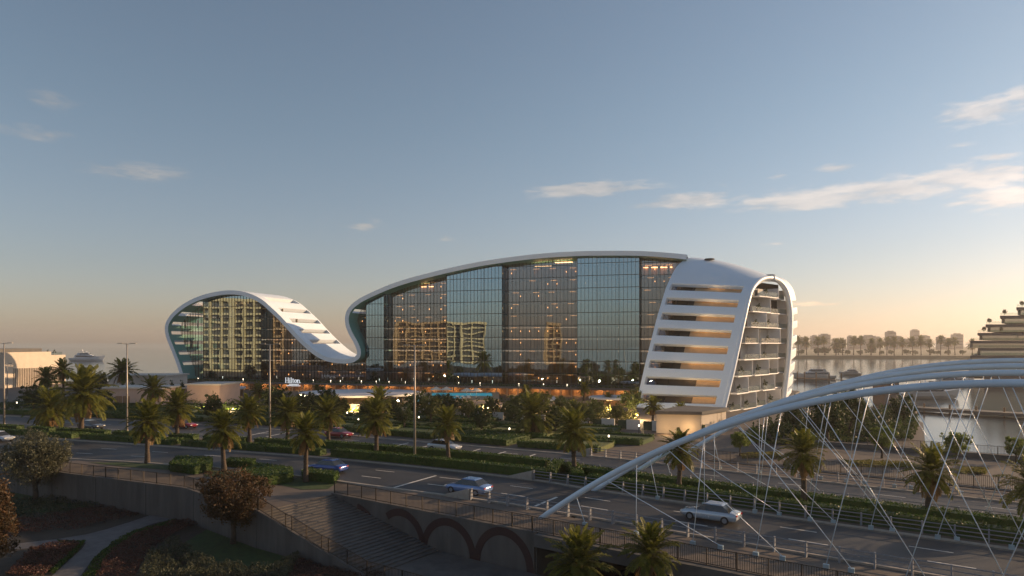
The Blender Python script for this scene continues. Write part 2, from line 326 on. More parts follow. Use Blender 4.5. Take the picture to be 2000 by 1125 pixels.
def road(A, B, name, lanes):
    rd = MB().strip(A, B, .006).build(name, asphalt, kind='structure')
    for k in range(1, lanes):
        f = k / lanes; P = A * (1 - f) + B * f; T = plen(P); t = 4.0 + 2 * k
        while t < T - 5:
            a, ta = along(P, t); b, tb = along(P, t + 2.6); w = np.array([-ta[1], ta[0]]) * .075
            if abs(math.atan2(a[0], a[1])) < R(42): MB().add([(*(a - w), .012), (*(b - w), .012), (*(b + w), .012), (*(a + w), .012)], [(0, 1, 2, 3)]).build('lane_mark', paint, rd)
            t += 8.5
    for f in (.035, .965):
        P = A * (1 - f) + B * f; Q = A * (1 - f - .012) + B * (f + .012)
        MB().strip(P, Q, .011).build('edge_line', MATS['edge_paint'], rd)
    return rd
mat('edge_paint', (.30, .26, .19), .7, var=.3, scale=2)
near_road = road(E1, M1, 'near_road', 3); far_road = road(M2, E2, 'far_road', 3)
def crossbar(rd, p, q, w=.14):
    a, b = gnd(*p)[:2], gnd(*q)[:2]; d = (b - a) / np.linalg.norm(b - a); n = np.array([-d[1], d[0]]) * w
    MB().add([(*(a - n), .0145), (*(b - n), .0145), (*(b + n), .0145), (*(a + n), .0145)], [(0, 1, 2, 3)]).build('cross_line', paint, rd)
crossbar(near_road, (757, 956), (852, 929))
crossbar(near_road, (1030, 995), (1088, 971))
for x0, y0, x1, y1 in [(755, 875, 798, 865), (803, 878, 846, 869), (897, 889, 938, 877), (949, 894, 988, 882), (1007, 901, 1046, 887), (490, 850, 530, 842), (520, 853, 560, 845)]:
    crossbar(far_road, (x0, y0), (x1, y1))
# kerbs and the planted median
def offs(P, d):
    P = np.asarray(P); T = np.gradient(P, axis=0); T /= np.linalg.norm(T, axis=1)[:, None]; return P + np.c_[-T[:, 1], T[:, 0]] * d
def kerb(P, d, h=.13):
    A, B = offs(P, min(0, d)), offs(P, max(0, d)); b = MB(); n = len(A)
    b.strip(A, B, h, -.02); return b.build('kerb', kerbm, kind='structure')
kerb(E1, -.3); kerb(M1, .3); kerb(M2, -.3); kerb(E2, .3)
MB().strip(offs(M1, .3), offs(M2, -.3), .09).build('median', paving, kind='structure')
i0 = int(np.argmin(np.linalg.norm(M1 - gnd(640, 893)[:2], axis=1)))
MB().strip(offs(M1, 1.0)[i0:], offs(M2, -1.0)[i0:], .12).build('median_lawn', lawnm, kind='structure')

# ------------------------------------------------------------------ sunken garden, stair and landing
gp = [(-420, -40), (30, -40), (30, 30), tuple(sp(3, -9)), tuple(sp(3, 0)), tuple(sp(-22, 0)), tuple(sp(-22, -8))] + [tuple(p) for p in wallL[:-1][::-1]]
MB().add([(x, y, -3.0) for x, y in gp], [tuple(range(len(gp)))]).build('garden_ground', soil, kind='structure')
def pxpoly(pts, z): return [tuple(gnd(a, b, z)[:2]) for a, b in pts]
def sheet(name, pts, z, m): return MB().add([(*p, z) for p in pxpoly(pts, z)], [tuple(range(len(pts)))]).build(name, m, kind='structure')
pathm = mat('garden_path', (.13, .12, .12), .9, var=.25, scale=1.5, bump=.5, bscale=20)
sheet('garden_path', [(300, 1004), (255, 1019), (210, 1033), (168, 1044), (110, 1053), (38, 1061), (-120, 1068), (-120, 1080), (40, 1072), (110, 1066), (150, 1060), (168, 1060), (160, 1072), (140, 1090), (101, 1125), (75, 1160), (130, 1160), (157, 1125), (178, 1096), (195, 1080), (225, 1056), (259, 1037), (300, 1022), (346, 1013)], -2.985, pathm)
sheet('garden_lawn', [(360, 1060), (410, 1030), (480, 1020), (560, 1035), (590, 1065), (570, 1100), (500, 1120), (420, 1112), (370, 1090)], -2.98, lawnm)
sheet('garden_lawn', [(-120, 955), (60, 962), (180, 966), (200, 985), (100, 1000), (-120, 1010)], -2.98, lawnm)
# stair: every step its own block
stair = thing('stair', sp3(-22, -4, 0), 'wide concrete stair going down beside the painted wall', 'stair')
S0, S1, NST, ZB = -22.0, -9.0, 27, -2.9
MB().prism([tuple(sp(-22.5, -7.7)), tuple(sp(-21.99, -7.7)), tuple(sp(-21.99, -.25)), tuple(sp(-22.5, -.25))], -3.2, -.012).build('step', concrete, stair)
for i in range(NST):
    s0 = S0 + (S1 - S0) * i / NST + (.9 if i >= 9 else 0) * .0; z = ZB * (i + 1) / (NST + 1); s1 = S0 + (S1 - S0) * (i + 1) / NST
    MB().prism([tuple(sp(s0, -7.7)), tuple(sp(s1 + .02, -7.7)), tuple(sp(s1 + .02, -.25)), tuple(sp(s0, -.25))], -3.2, z).build('step', concrete, stair)
landing = MB().prism([tuple(sp(S1 + .02, -7.7)), tuple(sp(3.5, -7.7)), tuple(sp(3.5, -.25)), tuple(sp(S1 + .02, -.25))], -3.3, ZB).build('landing', concrete, kind='structure')
# outer stair wall (sloping) under the balustrade
def stairz(s): return 0 if s < S0 else (ZB if s > S1 else ZB * (s - S0) / (S1 - S0))
b = MB(); ss = [-22.2, S0, S1, 3.5]
v = [(*sp(s, p), z) for p in (-8.15, -7.75) for s in ss for z in (-3.4, stairz(s) + .12)]
n = len(ss)
f = [(2 * i, 2 * i + 2, 2 * i + 3, 2 * i + 1) for i in range(n - 1)] + [(2 * n + 2 * i + 1, 2 * n + 2 * i + 3, 2 * n + 2 * i + 2, 2 * n + 2 * i) for i in range(n - 1)] + [(2 * i + 1, 2 * i + 3, 2 * n + 2 * i + 3, 2 * n + 2 * i + 1) for i in range(n - 1)] + [(0, 1, 2 * n + 1, 2 * n), (2 * n - 2, 4 * n - 2, 4 * n - 1, 2 * n - 1)]
b.add(v, f).build('stair_wall', concrete, label='sloping low concrete wall carrying the stair balustrade', cat='wall')
mw = MB().prism([tuple(sp(-22.2, -.2)), tuple(sp(.3, -.2)), tuple(sp(.3, .15)), tuple(sp(-22.2, .15))], -3.5, .12).build('mural_wall', concrete, label='grey wall below the street painted with dark red arches', cat='wall')
def arcband(sc, zc, rs, rz, a0, a1, wd):
    g = []
    for a in np.linspace(a0, a1, 26):
        ca, sa = math.cos(a), math.sin(a); row = []
        for k, (ds, pp) in enumerate(((-wd / 2, -.205), (-wd / 2, -.235), (wd / 2, -.235), (wd / 2, -.205))):
            row.append(sp3(sc + (rs + ds) * ca, pp, zc + (rz + ds) * sa))
        g.append(row)
    return MB().grid(g)
def mural_arch(pl, pa, pr, a0, a1):
    sl, sr = onp(*pl, -.2)[0], onp(*pr, -.2)[0]; za = onp(*pa, -.2)[1]; rs = (sr - sl) / 2
    arcband((sl + sr) / 2, ZB, rs, za - ZB, a0, a1, .62).build('painted_arch', mural, mw)
mural_arch((742, 1040), (779, 1000), (826, 1065), 0, math.pi * .72)
mural_arch((829, 1067), (873, 1019), (924, 1086), 0, math.pi)
mural_arch((932, 1088), (978, 1037), (1036, 1117), 0, math.pi)
mural_arch((640, 1000), (668, 982), (735, 1022), .25, math.pi * .42)

# ------------------------------------------------------------------ fences and barriers
pick = mat('picket_metal', (.045, .036, .030), .5, metal=.4, var=.2)
def picket_fence(P3, label, h=1.1, pitch=.14, post=1.9, m=pick, **kw):
    P3 = [np.array(p, float) for p in P3]; t = thing('picket_fence', P3[0], label, 'fence', **kw)
    for a, b in zip(P3[:-1], P3[1:]):
        Ld = np.linalg.norm((b - a)[:2]); n = max(1, int(round(Ld / post)))
        for i in range(n + 1):
            if i == 0 and a is not P3[0]: continue
            c = a + (b - a) * i / n; MB().box((c[0], c[1], c[2] + h / 2 + .01), (.07, .07, h + .05), math.atan2(b[1] - a[1], b[0] - a[0])).build('post', m, t)
        pk = MB(); n = int(Ld / pitch)
        for i in range(n):
            c = a + (b - a) * (i + .5) / n; pk.box((c[0], c[1], c[2] + h / 2 + .05), (.03, .02, h - .12), math.atan2(b[1] - a[1], b[0] - a[0]))
        o = pk.build('pickets', m, t, kind='stuff')
        for z in (h, .1): MB().beam(a + [0, 0, z], b + [0, 0, z], .05, .045).build('rail', m, t)
    return t
picket_fence([sp3(-22, 0, .12), sp3(0, 0, .12), sp3(30, 0, .05), sp3(64, 0, .05)], 'black picket railing along the street edge above the painted arches and bridge walkway')
picket_fence([(*wallL[k], .15) for k in (1, 2, 3, 4)] + [sp3(-22.1, -7.95, .15)], 'brown picket railing along the top of the garden retaining wall')
picket_fence([sp3(-22.0, -7.95, .12), sp3(S0 + 3.6, -7.95, -.75), sp3(S0 + 4.4, -7.95, -.85), sp3(S0 + 8, -7.95, -1.75), sp3(S0 + 8.8, -7.95, -1.85), sp3(S1, -7.95, ZB + .12), sp3(3.4, -7.95, ZB + .12)], 'dark stepped balustrade following the stair down to the landing')
picket_fence([sp3(-3, 37, .05), sp3(30, 37, .05), sp3(66, 37, .05)], 'brown picket fence on the far side of the bridge', h=1.35, pitch=.16)
picket_fence([sp3(14, 58.6, .6), sp3(30, 58.6, .6), sp3(70, 58.6, .6)], 'dark railing on the low wall beside the lagoon', h=1.0)
MB().prism([tuple(sp(-4, 58.3)), tuple(sp(77, 58.3)), tuple(sp(77, 58.9)), tuple(sp(-4, 58.9))], 0, .62).build('parapet_wall', darkcon, label='low stone parapet between promenade and lagoon', cat='wall')

def barrier(p, s0, s1, label, wedge, h=1.0):
    t = thing('road_barrier', sp3(s0, p, 0), label, 'barrier', 'white steel barriers along the bridge carriageways'); ang = math.atan2(RD[1], RD[0])
    n = int((s1 - s0) / 2.0)
    for i in range(n + 1):
        c = sp3(s0 + 2.0 * i, p, .05); MB().add([(x * math.cos(ang) - y * math.sin(ang) + c[0], x * math.sin(ang) + y * math.cos(ang) + c[1], z) for z, w in ((.02, .2), (h + .05, .10)) for x, y in ((-.05, -w), (.05, -w), (.05, w), (-.05, w))],
            [(0, 3, 2, 1), (4, 5, 6, 7), (0, 1, 5, 4), (1, 2, 6, 5), (2, 3, 7, 6), (3, 0, 4, 7)]).build('post', barrm, t)
    for z in (.38, .68, .98): MB().tube([sp3(s0, p, z), sp3((s0 + s1) / 2, p, z), sp3(s1, p, z)], .038, 6).build('rail', barrm, t)
    if wedge:
        a, b2 = s0 - 3.2, s0 - .08; w = .3
        MB().add([sp3(a, p - w, 0.02), sp3(a, p + w, 0.02), sp3(b2, p + w, .02), sp3(b2, p - w, .02), sp3(a, p - w, .12), sp3(a, p + w, .12), sp3(b2, p + w, 1.02), sp3(b2, p - w, 1.02)],
                 [(0, 3, 2, 1), (4, 5, 6, 7), (0, 1, 5, 4), (1, 2, 6, 5), (2, 3, 7, 6), (3, 0, 4, 7)]).build('end_block', kerbm, t)
barrier(5.5, -10.2, 64, 'white road barrier beside the near walkway with a sloped concrete end', True)
barrier(16.0, -10.5, 64, 'white road barrier on the near side of the median hedge', True)
barrier(22.6, -14.5, 64, 'white road barrier on the far side of the median hedge', True)
barrier(32.6, -13, 64, 'white road barrier along the far carriageway edge', True)

# ------------------------------------------------------------------ arch bridge
bridge = thing('arch_bridge', sp3(0, 18, 0), 'road bridge carried by four slender curved white steel arches', 'bridge')
MB().prism([tuple(sp(.4, -.35)), tuple(sp(64, -.35)), tuple(sp(64, 37.4)), tuple(sp(.4, 37.4))], -.9, -.004).build('deck', darkcon, bridge)
MB().prism([tuple(sp(-22, .2)), tuple(sp(64, .2)), tuple(sp(64, 5.3)), tuple(sp(-9, 5.3)), tuple(sp(-19, 4.4)), tuple(sp(-22, 4.2))], .0, .05).build('walkway', paving, kind='structure')
MB().prism([tuple(sp(-12, 32.8)), tuple(sp(64, 32.8)), tuple(sp(64, 37.1)), tuple(sp(-12, 37.1))], .0, .05).build('walkway', paving, kind='structure')
sock = mat('socket_paint', (.34, .44, .50), .35, metal=.3)
def arch(p, half, apex, lab, jog=0.0):
    za = lambda s: apex * (1 - ((30 - s) / half) ** 2)
    pts = [sp3(s, p, za(s)) for s in np.linspace(30 - half * 1.005, 30 + half * 1.005, 72)]
    a = MB().tube(pts, .225, 18).build('arch', steelw, bridge, smooth=True); a['label'] = lab
    A = [(2.36 + 4.25 * i, 1.53 + 5.05 * i) for i in range(11)]; B = [(12.75 + 4.0 * i, 4.0 + 4.92 * i) for i in range(11)]
    for k, (sa, st) in enumerate(A + B):
        sa += jog; st += jog
        if za(st) < .4: continue
        q = p - .15 + (.02 if k < 11 else .16); r = .027
        MB().tube([sp3(sa, q, .3), sp3(st, p, za(st) - .1)], r, 8).build('hanger', steelw, bridge, smooth=True)
        MB().box(tuple(sp3(sa, q, .19)), (.34, .24, .30), math.atan2(RD[1], RD[0])).build('socket', sock, bridge)
arch(3.8, 31.7, 11.85, 'nearest steel arch tube'); arch(15.4, 33.2, 12.0, 'second steel arch tube', .9); arch(22.9, 33.4, 12.25, 'third steel arch tube', -.8); arch(33.4, 33.0, 12.45, 'farthest steel arch tube', .5)
# ------------------------------------------------------------------ hotel
P0 = np.array([-105.0, 215.0]); FE = np.array([.961, -.2757]); FN = np.array([.2757, .961])
def fpt(u, v, z): a = P0 + FE * u + FN * v; return np.array([a[0], a[1], z])
def fuz(px, py, v=0.0):
    k = (px - 1000) / F; Y = (P0 @ FN + v) / (k * FN[0] + FN[1]); p = np.array([k * Y, Y]); return (p - P0) @ FE, H - (py - HY) / F * Y
hotel = thing('hotel_building', (-105, 215, 0), 'long glass hotel under a white wave-shaped ribbon roof', 'hotel')
DZ = 2.5                                                    # terrace deck level
FH = 3.27                                                   # storey height
prof = [(357, 746), (351, 719), (339, 687), (328, 659), (325, 642), (328, 629), (338, 615), (354, 601), (376, 588), (400, 579), (427, 573), (448, 571), (472, 573), (494, 580), (512, 590), (528, 604),
        (547, 622), (565, 642), (581, 659), (600, 677), (619, 692), (639, 701.5), (661, 705), (679, 705.5), (692, 702), (700, 695), (701, 685), (695, 669), (684, 649), (678, 631), (678.5, 615), (686, 601), (702, 588), (725, 576),
        (762, 560), (800, 547.5), (838, 537.5), (875, 528.5), (930, 517), (983, 508.5), (1055, 500), (1127, 495.5), (1190, 494.5), (1250, 495), (1300, 498), (1342, 502)]
UZ = spline([fuz(a, b) for a, b in prof], 420)
slotz = [7.4 + FH * i for i in range(7)]
# insert the exact slot edges into the profile so the openings have straight edges
edges = sorted([z - .63 for z in slotz] + [z + .63 for z in slotz])
ins = [UZ[0]]
for a, b in zip(UZ[:-1], UZ[1:]):
    ts = sorted((e - a[1]) / (b[1] - a[1]) for e in edges if (a[1] - e) * (b[1] - e) < 0)
    ins += [a + (b - a) * t for t in ts] + [b]
UZ = np.array(ins)
T = np.gradient(UZ, axis=0); T /= np.linalg.norm(T, axis=1)[:, None]; NRM = np.c_[-T[:, 1], T[:, 0]]
TH = 1.25; OUT = UZ + NRM * TH / 2; INN = UZ - NRM * TH / 2
iap = int(np.argmax(UZ[:, 1] * (UZ[:, 0] < 60)))            # crest of the small wave
itr = int(np.argmin(np.where((UZ[:, 0] > UZ[iap, 0]), UZ[:, 1], 99) * (np.arange(len(UZ)) > iap) + 99 * (np.arange(len(UZ)) <= iap)))   # trough
def slot_at(i):
    z = (UZ[i, 1] + UZ[i + 1, 1]) / 2; k = [j for j, zz in enumerate(slotz) if abs(z - zz) < .63]
    if not k: return None
    if i < iap - 2: return (1.3, 19.3)
    if iap < i < itr and k[0] >= 2: return (3.4, 19.3)
    if i > itr and UZ[i, 0] < 70 and k[0] in (5,): return (1.2, 19.3)
    return None
VD = 20.0
rb = MB(); TEAL = []
def ribquad(c0, c1, v0, v1):
    rb.add([fpt(*c0[:1], v0, c0[1]), fpt(c1[0], v0, c1[1]), fpt(c1[0], v1, c1[1]), fpt(c0[0], v1, c0[1])], [(0, 1, 2, 3)])
prev = None
for i in range(len(UZ) - 1):
    s = slot_at(i)
    parts = [(0, VD)] if s is None else [(0, s[0]), (s[1], VD)]
    for v0, v1 in parts:
        ribquad(OUT[i], OUT[i + 1], v0, v1); TEAL.append(len(rb.f)); ribquad(INN[i], INN[i + 1], v0, v1)
    ends = [0, VD] + (list(s) if s else [])
    for v in ends: rb.add([fpt(OUT[i][0], v, OUT[i][1]), fpt(OUT[i + 1][0], v, OUT[i + 1][1]), fpt(INN[i + 1][0], v, INN[i + 1][1]), fpt(INN[i][0], v, INN[i][1])], [(0, 1, 2, 3)])
    if (s is None) != (prev is None):
        q = s or prev
        rb.add([fpt(OUT[i][0], q[0], OUT[i][1]), fpt(OUT[i][0], q[1], OUT[i][1]), fpt(INN[i][0], q[1], INN[i][1]), fpt(INN[i][0], q[0], INN[i][1])], [(0, 1, 2, 3)])
    prev = s
rb.add([fpt(OUT[0][0], 0, OUT[0][1]), fpt(OUT[0][0], VD, OUT[0][1]), fpt(INN[0][0], VD, INN[0][1]), fpt(INN[0][0], 0, INN[0][1])], [(0, 1, 2, 3)])
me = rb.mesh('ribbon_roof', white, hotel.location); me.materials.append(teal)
for k in TEAL: me.polygons[k].material_index = 1
bm = bmesh.new(); bm.from_mesh(me); bmesh.ops.remove_doubles(bm, verts=bm.verts, dist=.004); bmesh.ops.recalc_face_normals(bm, faces=bm.faces); bm.to_mesh(me); bm.free()
me.shade_smooth()
rib = link('ribbon_roof', me, hotel); rib['label'] = 'smooth white ribbon rolling up over the hotel in two waves'
mdf = rib.modifiers.new('bevel', 'BEVEL'); mdf.width = .22; mdf.segments = 3; mdf.limit_method = 'ANGLE'; mdf.angle_limit = R(50); mdf.harden_normals = True

# ---- glazing, clipped to the space under the ribbon
INT = [tuple(p) for p in (UZ - NRM * .45)[::3]] + [(fuz(1342, 502)[0] + 6, fuz(1342, 502)[1] - 1)] + [(fuz(1342, 502)[0] + 6, DZ), (INN[0][0], DZ)]
def clip_rect(poly, u0, u1, z0, z1):
    for ax, val, sg in ((0, u0, 1), (0, u1, -1), (1, z0, 1), (1, z1, -1)):
        out = []; n = len(poly)
        for i in range(n):
            a, b = poly[i], poly[(i + 1) % n]; da, db = (a[ax] - val) * sg, (b[ax] - val) * sg
            if da >= 0: out.append(a)
            if (da >= 0) != (db >= 0):
                t = da / (da - db); out.append((a[0] + (b[0] - a[0]) * t, a[1] + (b[1] - a[1]) * t))
        poly = out
        if len(poly) < 3: return []
    res = [poly[0]]
    for p in poly[1:]:
        if abs(p[0] - res[-1][0]) + abs(p[1] - res[-1][1]) > .02: res.append(p)
    return res
def parea(p): return abs(sum(p[i][0] * p[(i + 1) % len(p)][1] - p[(i + 1) % len(p)][0] * p[i][1] for i in range(len(p)))) / 2
fu = lambda px: fuz(px, 670, 3.5)[0]
bays = [(300, 401, 'c'), (401, 514, 'm'), (514, 718, 'c'), (718, 753, 'm'), (753, 875, 'c'), (875, 983, 'm'), (983, 1129, 'c'), (1129, 1250, 'm'), (1250, 1362, 'c')]
VM, VC = 2.6, 5.4
levels = [DZ + FH * k for k in range(0, 13)]
rooms = []
for a, b, kd in bays:
    u0, u1 = fu(a), fu(b); v = VM if kd == 'm' else VC; nc = max(1, round((u1 - u0) / 5.2)); mul = MB()
    m_ = glass_m if kd == 'm' else glass_c
    for c in range(nc):
        x0, x1 = u0 + (u1 - u0) * c / nc, u0 + (u1 - u0) * (c + 1) / nc
        for k in range(12):
            pl = clip_rect(INT, x0 + .04, x1 - .04, levels[k] + .05, levels[k + 1] - .05)
            if len(pl) < 3 or parea(pl) < .3: continue
            o = MB().add([fpt(p[0], v, p[1]) for p in pl], [tuple(range(len(pl)))]).build('pane', m_, hotel)
            if parea(pl) > 11: rooms.append((x0, x1, levels[k], v, kd, a))
            pl2 = clip_rect(INT, x0, x1, levels[k], levels[k] + .09)
            if len(pl2) > 2: zz = levels[k]; us = [p[0] for p in pl2]; mul.add([fpt(uu, vv, z) for uu in (min(us), max(us)) for vv in (v - .08, v + .10) for z in (zz, zz + .10)], [(0, 1, 3, 2), (4, 6, 7, 5), (0, 4, 5, 1), (2, 3, 7, 6), (0, 2, 6, 4), (1, 5, 7, 3)])
    nm = max(2, round((u1 - u0) / 1.05))
    for c in range(nm + 1):
        u = u0 + (u1 - u0) * c / nm; w = .035 if c not in (0, nm) else .07
        # spans of the interior polygon along this vertical
        zs = []
        for i in range(len(INT)):
            p, q = INT[i], INT[(i + 1) % len(INT)]
            if (p[0] - u) * (q[0] - u) < 0: zs.append(p[1] + (q[1] - p[1]) * (u - p[0]) / (q[0] - p[0]))
        zs.sort()
        for z0, z1 in zip(zs[0::2], zs[1::2]):
            mul.add([fpt(uu, vv, z) for uu in (u - w, u + w) for vv in (v - .10, v + .08) for z in (z0, z1)], [(0, 1, 3, 2), (4, 6, 7, 5), (0, 4, 5, 1), (2, 3, 7, 6), (0, 2, 6, 4), (1, 5, 7, 3)])
    mul.build('mullions', mullm, hotel, kind='stuff')
    if kd == 'm':                                           # side returns of the projecting glass bays
        for u in (u0, u1):
            for k in range(12):
                pl = clip_rect(INT, u - .3, u + .3, levels[k] + .05, levels[k + 1] - .05)
                if len(pl) < 3 or parea(pl) < .5: continue
                zt = max(p[1] for p in pl); MB().add([fpt(u, VM, levels[k] + .05), fpt(u, VC, levels[k] + .05), fpt(u, VC, zt), fpt(u, VM, zt)], [(0, 1, 2, 3)]).build('return_pane', glass_m, hotel)
# ---- storeys inside: slabs, rear walls, wall lamps
def spans(z):
    us = []
    for i in range(len(INT)):
        p, q = INT[i], INT[(i + 1) % len(INT)]
        if (p[1] - z) * (q[1] - z) < 0: us.append(p[0] + (q[0] - p[0]) * (z - p[1]) / (q[1] - p[1]))
    us.sort(); return list(zip(us[0::2], us[1::2]))
for k in range(12):
    z = levels[k]
    for u0, u1 in spans(z + .02):
        if u1 - u0 < 3: continue
        ua = max(u0 + .3, fu(401)) if u0 < fu(401) else u0 + .3
        if u1 - ua < 3: continue
        MB().prism([tuple(fpt(u, v, 0)[:2]) for u, v in ((ua, VC + .35), (u1 - .3, VC + .35), (u1 - .3, 18.5), (ua, 18.5))], z - .28, z + .0).build('floor_slab', slabm, hotel)
        if k < 11:
            zt = z + FH - .3
            for w0, w1 in spans(min(zt, z + 2.6)):
                wa = max(w0 + .4, fu(440) if k > 0 else fu(401)); wb = w1 - .4
                if wb - wa < 3: continue
                MB().prism([tuple(fpt(u, v, 0)[:2]) for u, v in ((wa, 7.6), (wb, 7.6), (wb, 7.9), (wa, 7.9))], z + .02, min(zt, z + 2.6)).build('room_wall', walnut, hotel)
sconce_me = MB().box((0, 0, 0), (.14, .10, .34)).mesh('sconce', lampw)
curt_me = MB().box((0, 0, 0), (.7, .12, 2.5)).mesh('curtain', mat('curtain', (.42, .30, .20), .9, var=.3, scale=2, stretch=(8, 8, .2)))
rl_me = MB().box((0, 0, 0), (1.7, .12, .05)).mesh('added_room_strip', room_glow); sp_me = MB().box((0, 0, 0), (2.4, .3, .05)).mesh('added_soffit_strip', spill)
rot = math.atan2(FE[1], FE[0])
def hpart(name, me, p, rz=rot):
    o = link(name, me, hotel); o.location = tuple(p - np.array(hotel.location)); o.rotation_euler = (0, 0, rz); return o
rnd = random.Random(3)
for x0, x1, z, v, kd, a in rooms:
    warm = kd == 'c' and a > 500
    if warm or (kd == 'm' and rnd.random() < .10):
        for f in ((.25, .75) if rnd.random() < .75 else (.5,)):
            if rnd.random() < .42: hpart('sconce', sconce_me, fpt(x0 + (x1 - x0) * f, 7.4, z + 1.75))
    if warm and rnd.random() < .85: hpart('added_room_strip', rl_me, fpt((x0 + x1) / 2 + rnd.uniform(-.8, .8), 7.2, z + 2.72))  # glowing strips added to wash the room walls warm
    if warm or rnd.random() < .5:
        for f in (.02, .5, .98):
            if rnd.random() < .62: hpart('curtain', curt_me, fpt(x0 + (x1 - x0) * f, VC + .7, z + 1.28))
# top-floor ceiling lights that glow under the ribbon
for px, py in ((408, 580), (470, 592), (505, 600), (835, 560), (1060, 520), (1100, 512), (1275, 522), (1295, 522)):
    u, z = fuz(px, py, 6.5); MB().prism([tuple(fpt(uu, vv, 0)[:2]) for uu, vv in ((u - 2.4, 7), (u + 2.4, 7), (u + 2.4, 8.2), (u - 2.4, 8.2))], z, z + .12).build('ceiling_light', lampc, hotel)
# ---- terrace deck, planter, storey below
UL, UR = fuz(316, 745)[0], fuz(1262, 745)[0]
def fpoly(pts): return [tuple(fpt(u, v, 0)[:2]) for u, v in pts]
MB().prism(fpoly([(UL, -4.2), (UR, -4.2), (UR, 19), (UL, 19)]), DZ - .55, DZ - .01).build('terrace_deck', slabm, hotel)
MB().prism(fpoly([(UL + 2, 1.2), (UR, 1.2), (UR, 1.6), (UL + 2, 1.6)]), -.1, DZ - .57).build('ground_floor_wall', walnut, hotel)
for k, px in enumerate(np.arange(340, 1250, 21)):
    u = fuz(px, 760, -3.2)[0]; MB().tube([fpt(u, -3.2, 0), fpt(u, -3.2, DZ - .56)], .17, 8).build('column', tanw, hotel)
    if k % 2 and px > 430: hpart('added_soffit_strip', sp_me, fpt(u + 1.5, .1, DZ - .62))  # glowing strips added under the deck to warm the ground floor
lamp_me = MB().tube([(0, 0, 0), (0, 0, .6)], .04, 6).add([(-.07, -.07, .6), (.07, -.07, .6), (.07, .07, .6), (-.07, .07, .6), (-.07, -.07, .76), (.07, -.07, .76), (.07, .07, .76), (-.07, .07, .76)], [(0, 3, 2, 1), (4, 5, 6, 7), (0, 1, 5, 4), (1, 2, 6, 5), (2, 3, 7, 6), (3, 0, 4, 7)]).mesh('deck_lamp', lampd)
for px in (345, 387, 475, 612, 646, 665, 706, 735, 760, 792, 896, 938, 1014, 1062, 1108):
    hpart('deck_lamp', lamp_me, fpt(fuz(px, 750, -2.9)[0], -2.9, DZ + .02))
# the sign: serif capitals built stroke by stroke
sign = link('sign', None, hotel); su, sz = fuz(557, 748, -4.6); SC = 1.35 / 1.0
sign.location = tuple(fpt(su, -4.5, DZ - .05) - np.array(hotel.location))
signm = glow('sign_letter', (.85, .88, .92), .55)
def stroke(b, x0, z0, x1, z1): b.add([fpt(su + x * SC, -4.5 + dv, DZ - .05 + z * SC) for x in (x0, x1) for dv in (0, .12) for z in (z0, z1)], [(0, 1, 3, 2), (4, 6, 7, 5), (0, 4, 5, 1), (2, 3, 7, 6), (0, 2, 6, 4), (1, 5, 7, 3)])
def ring(b, cx, cz, rx, rz, w, a0=0, a1=2 * math.pi):
    g = [[fpt(su + (cx + (rx + dr * w * (1.0 if abs(math.cos(a)) > .5 else .7)) * math.cos(a)) * SC, -4.5 + dv, DZ - .05 + (cz + (rz + dr * w * .6) * math.sin(a)) * SC) for dr, dv in ((-1, 0), (1, 0), (1, .12), (-1, .12), (-1, 0))] for a in np.linspace(a0, a1, 22)]
    b.grid(g)
x = 0.0
def letter(draw, adv):
    global x
    b = MB(); draw(b, x); b.build('letter', signm, sign); x += adv
def serif(b, x, z): stroke(b, x - .16, z, x + .16, z + .05)
letter(lambda b, x: (stroke(b, x, 0, x + .13, 1.05), stroke(b, x + .62, 0, x + .75, 1.05), stroke(b, x + .13, .5, x + .62, .57), serif(b, x + .065, -.05), serif(b, x + .065, 1.05), serif(b, x + .685, -.05), serif(b, x + .685, 1.05)), 1.02)
letter(lambda b, x: (stroke(b, x, 0, x + .13, .7), serif(b, x + .065, -.05), stroke(b, x - .08, .66, x, .70), stroke(b, x - .01, .86, x + .14, 1.0)), .36)
letter(lambda b, x: (stroke(b, x, 0, x + .13, 1.12), serif(b, x + .065, -.05), stroke(b, x - .09, 1.08, x, 1.12)), .36)
letter(lambda b, x: (stroke(b, x + .06, .06, x + .19, .92), stroke(b, x - .04, .66, x + .06, .72), stroke(b, x + .19, .66, x + .34, .72), stroke(b, x + .12, 0, x + .36, .06)), .46)
letter(lambda b, x: ring(b, x + .30, .35, .25, .32, .075), .72)
letter(lambda b, x: (stroke(b, x, 0, x + .13, .7), serif(b, x + .065, -.05), stroke(b, x - .08, .66, x, .70), stroke(b, x + .44, 0, x + .57, .46), serif(b, x + .5, -.05), ring(b, x + .31, .42, .19, .24, .07, 0, math.pi)), .74)
letter(lambda b, x: stroke(b, x + .02, 0, x + .12, .1), .1)
b = MB()
for row, (xa, xb) in enumerate(((.9, 3.2), (.3, 3.5))):        # two lines of very small lettering, unreadable in the photograph
    q = xa
    while q < xb: w = rnd.uniform(.10, .22); stroke(b, q, -.42 - row * .3, q + w, -.26 - row * .3); q += w + .07
b.build('small_lettering', signm, sign)

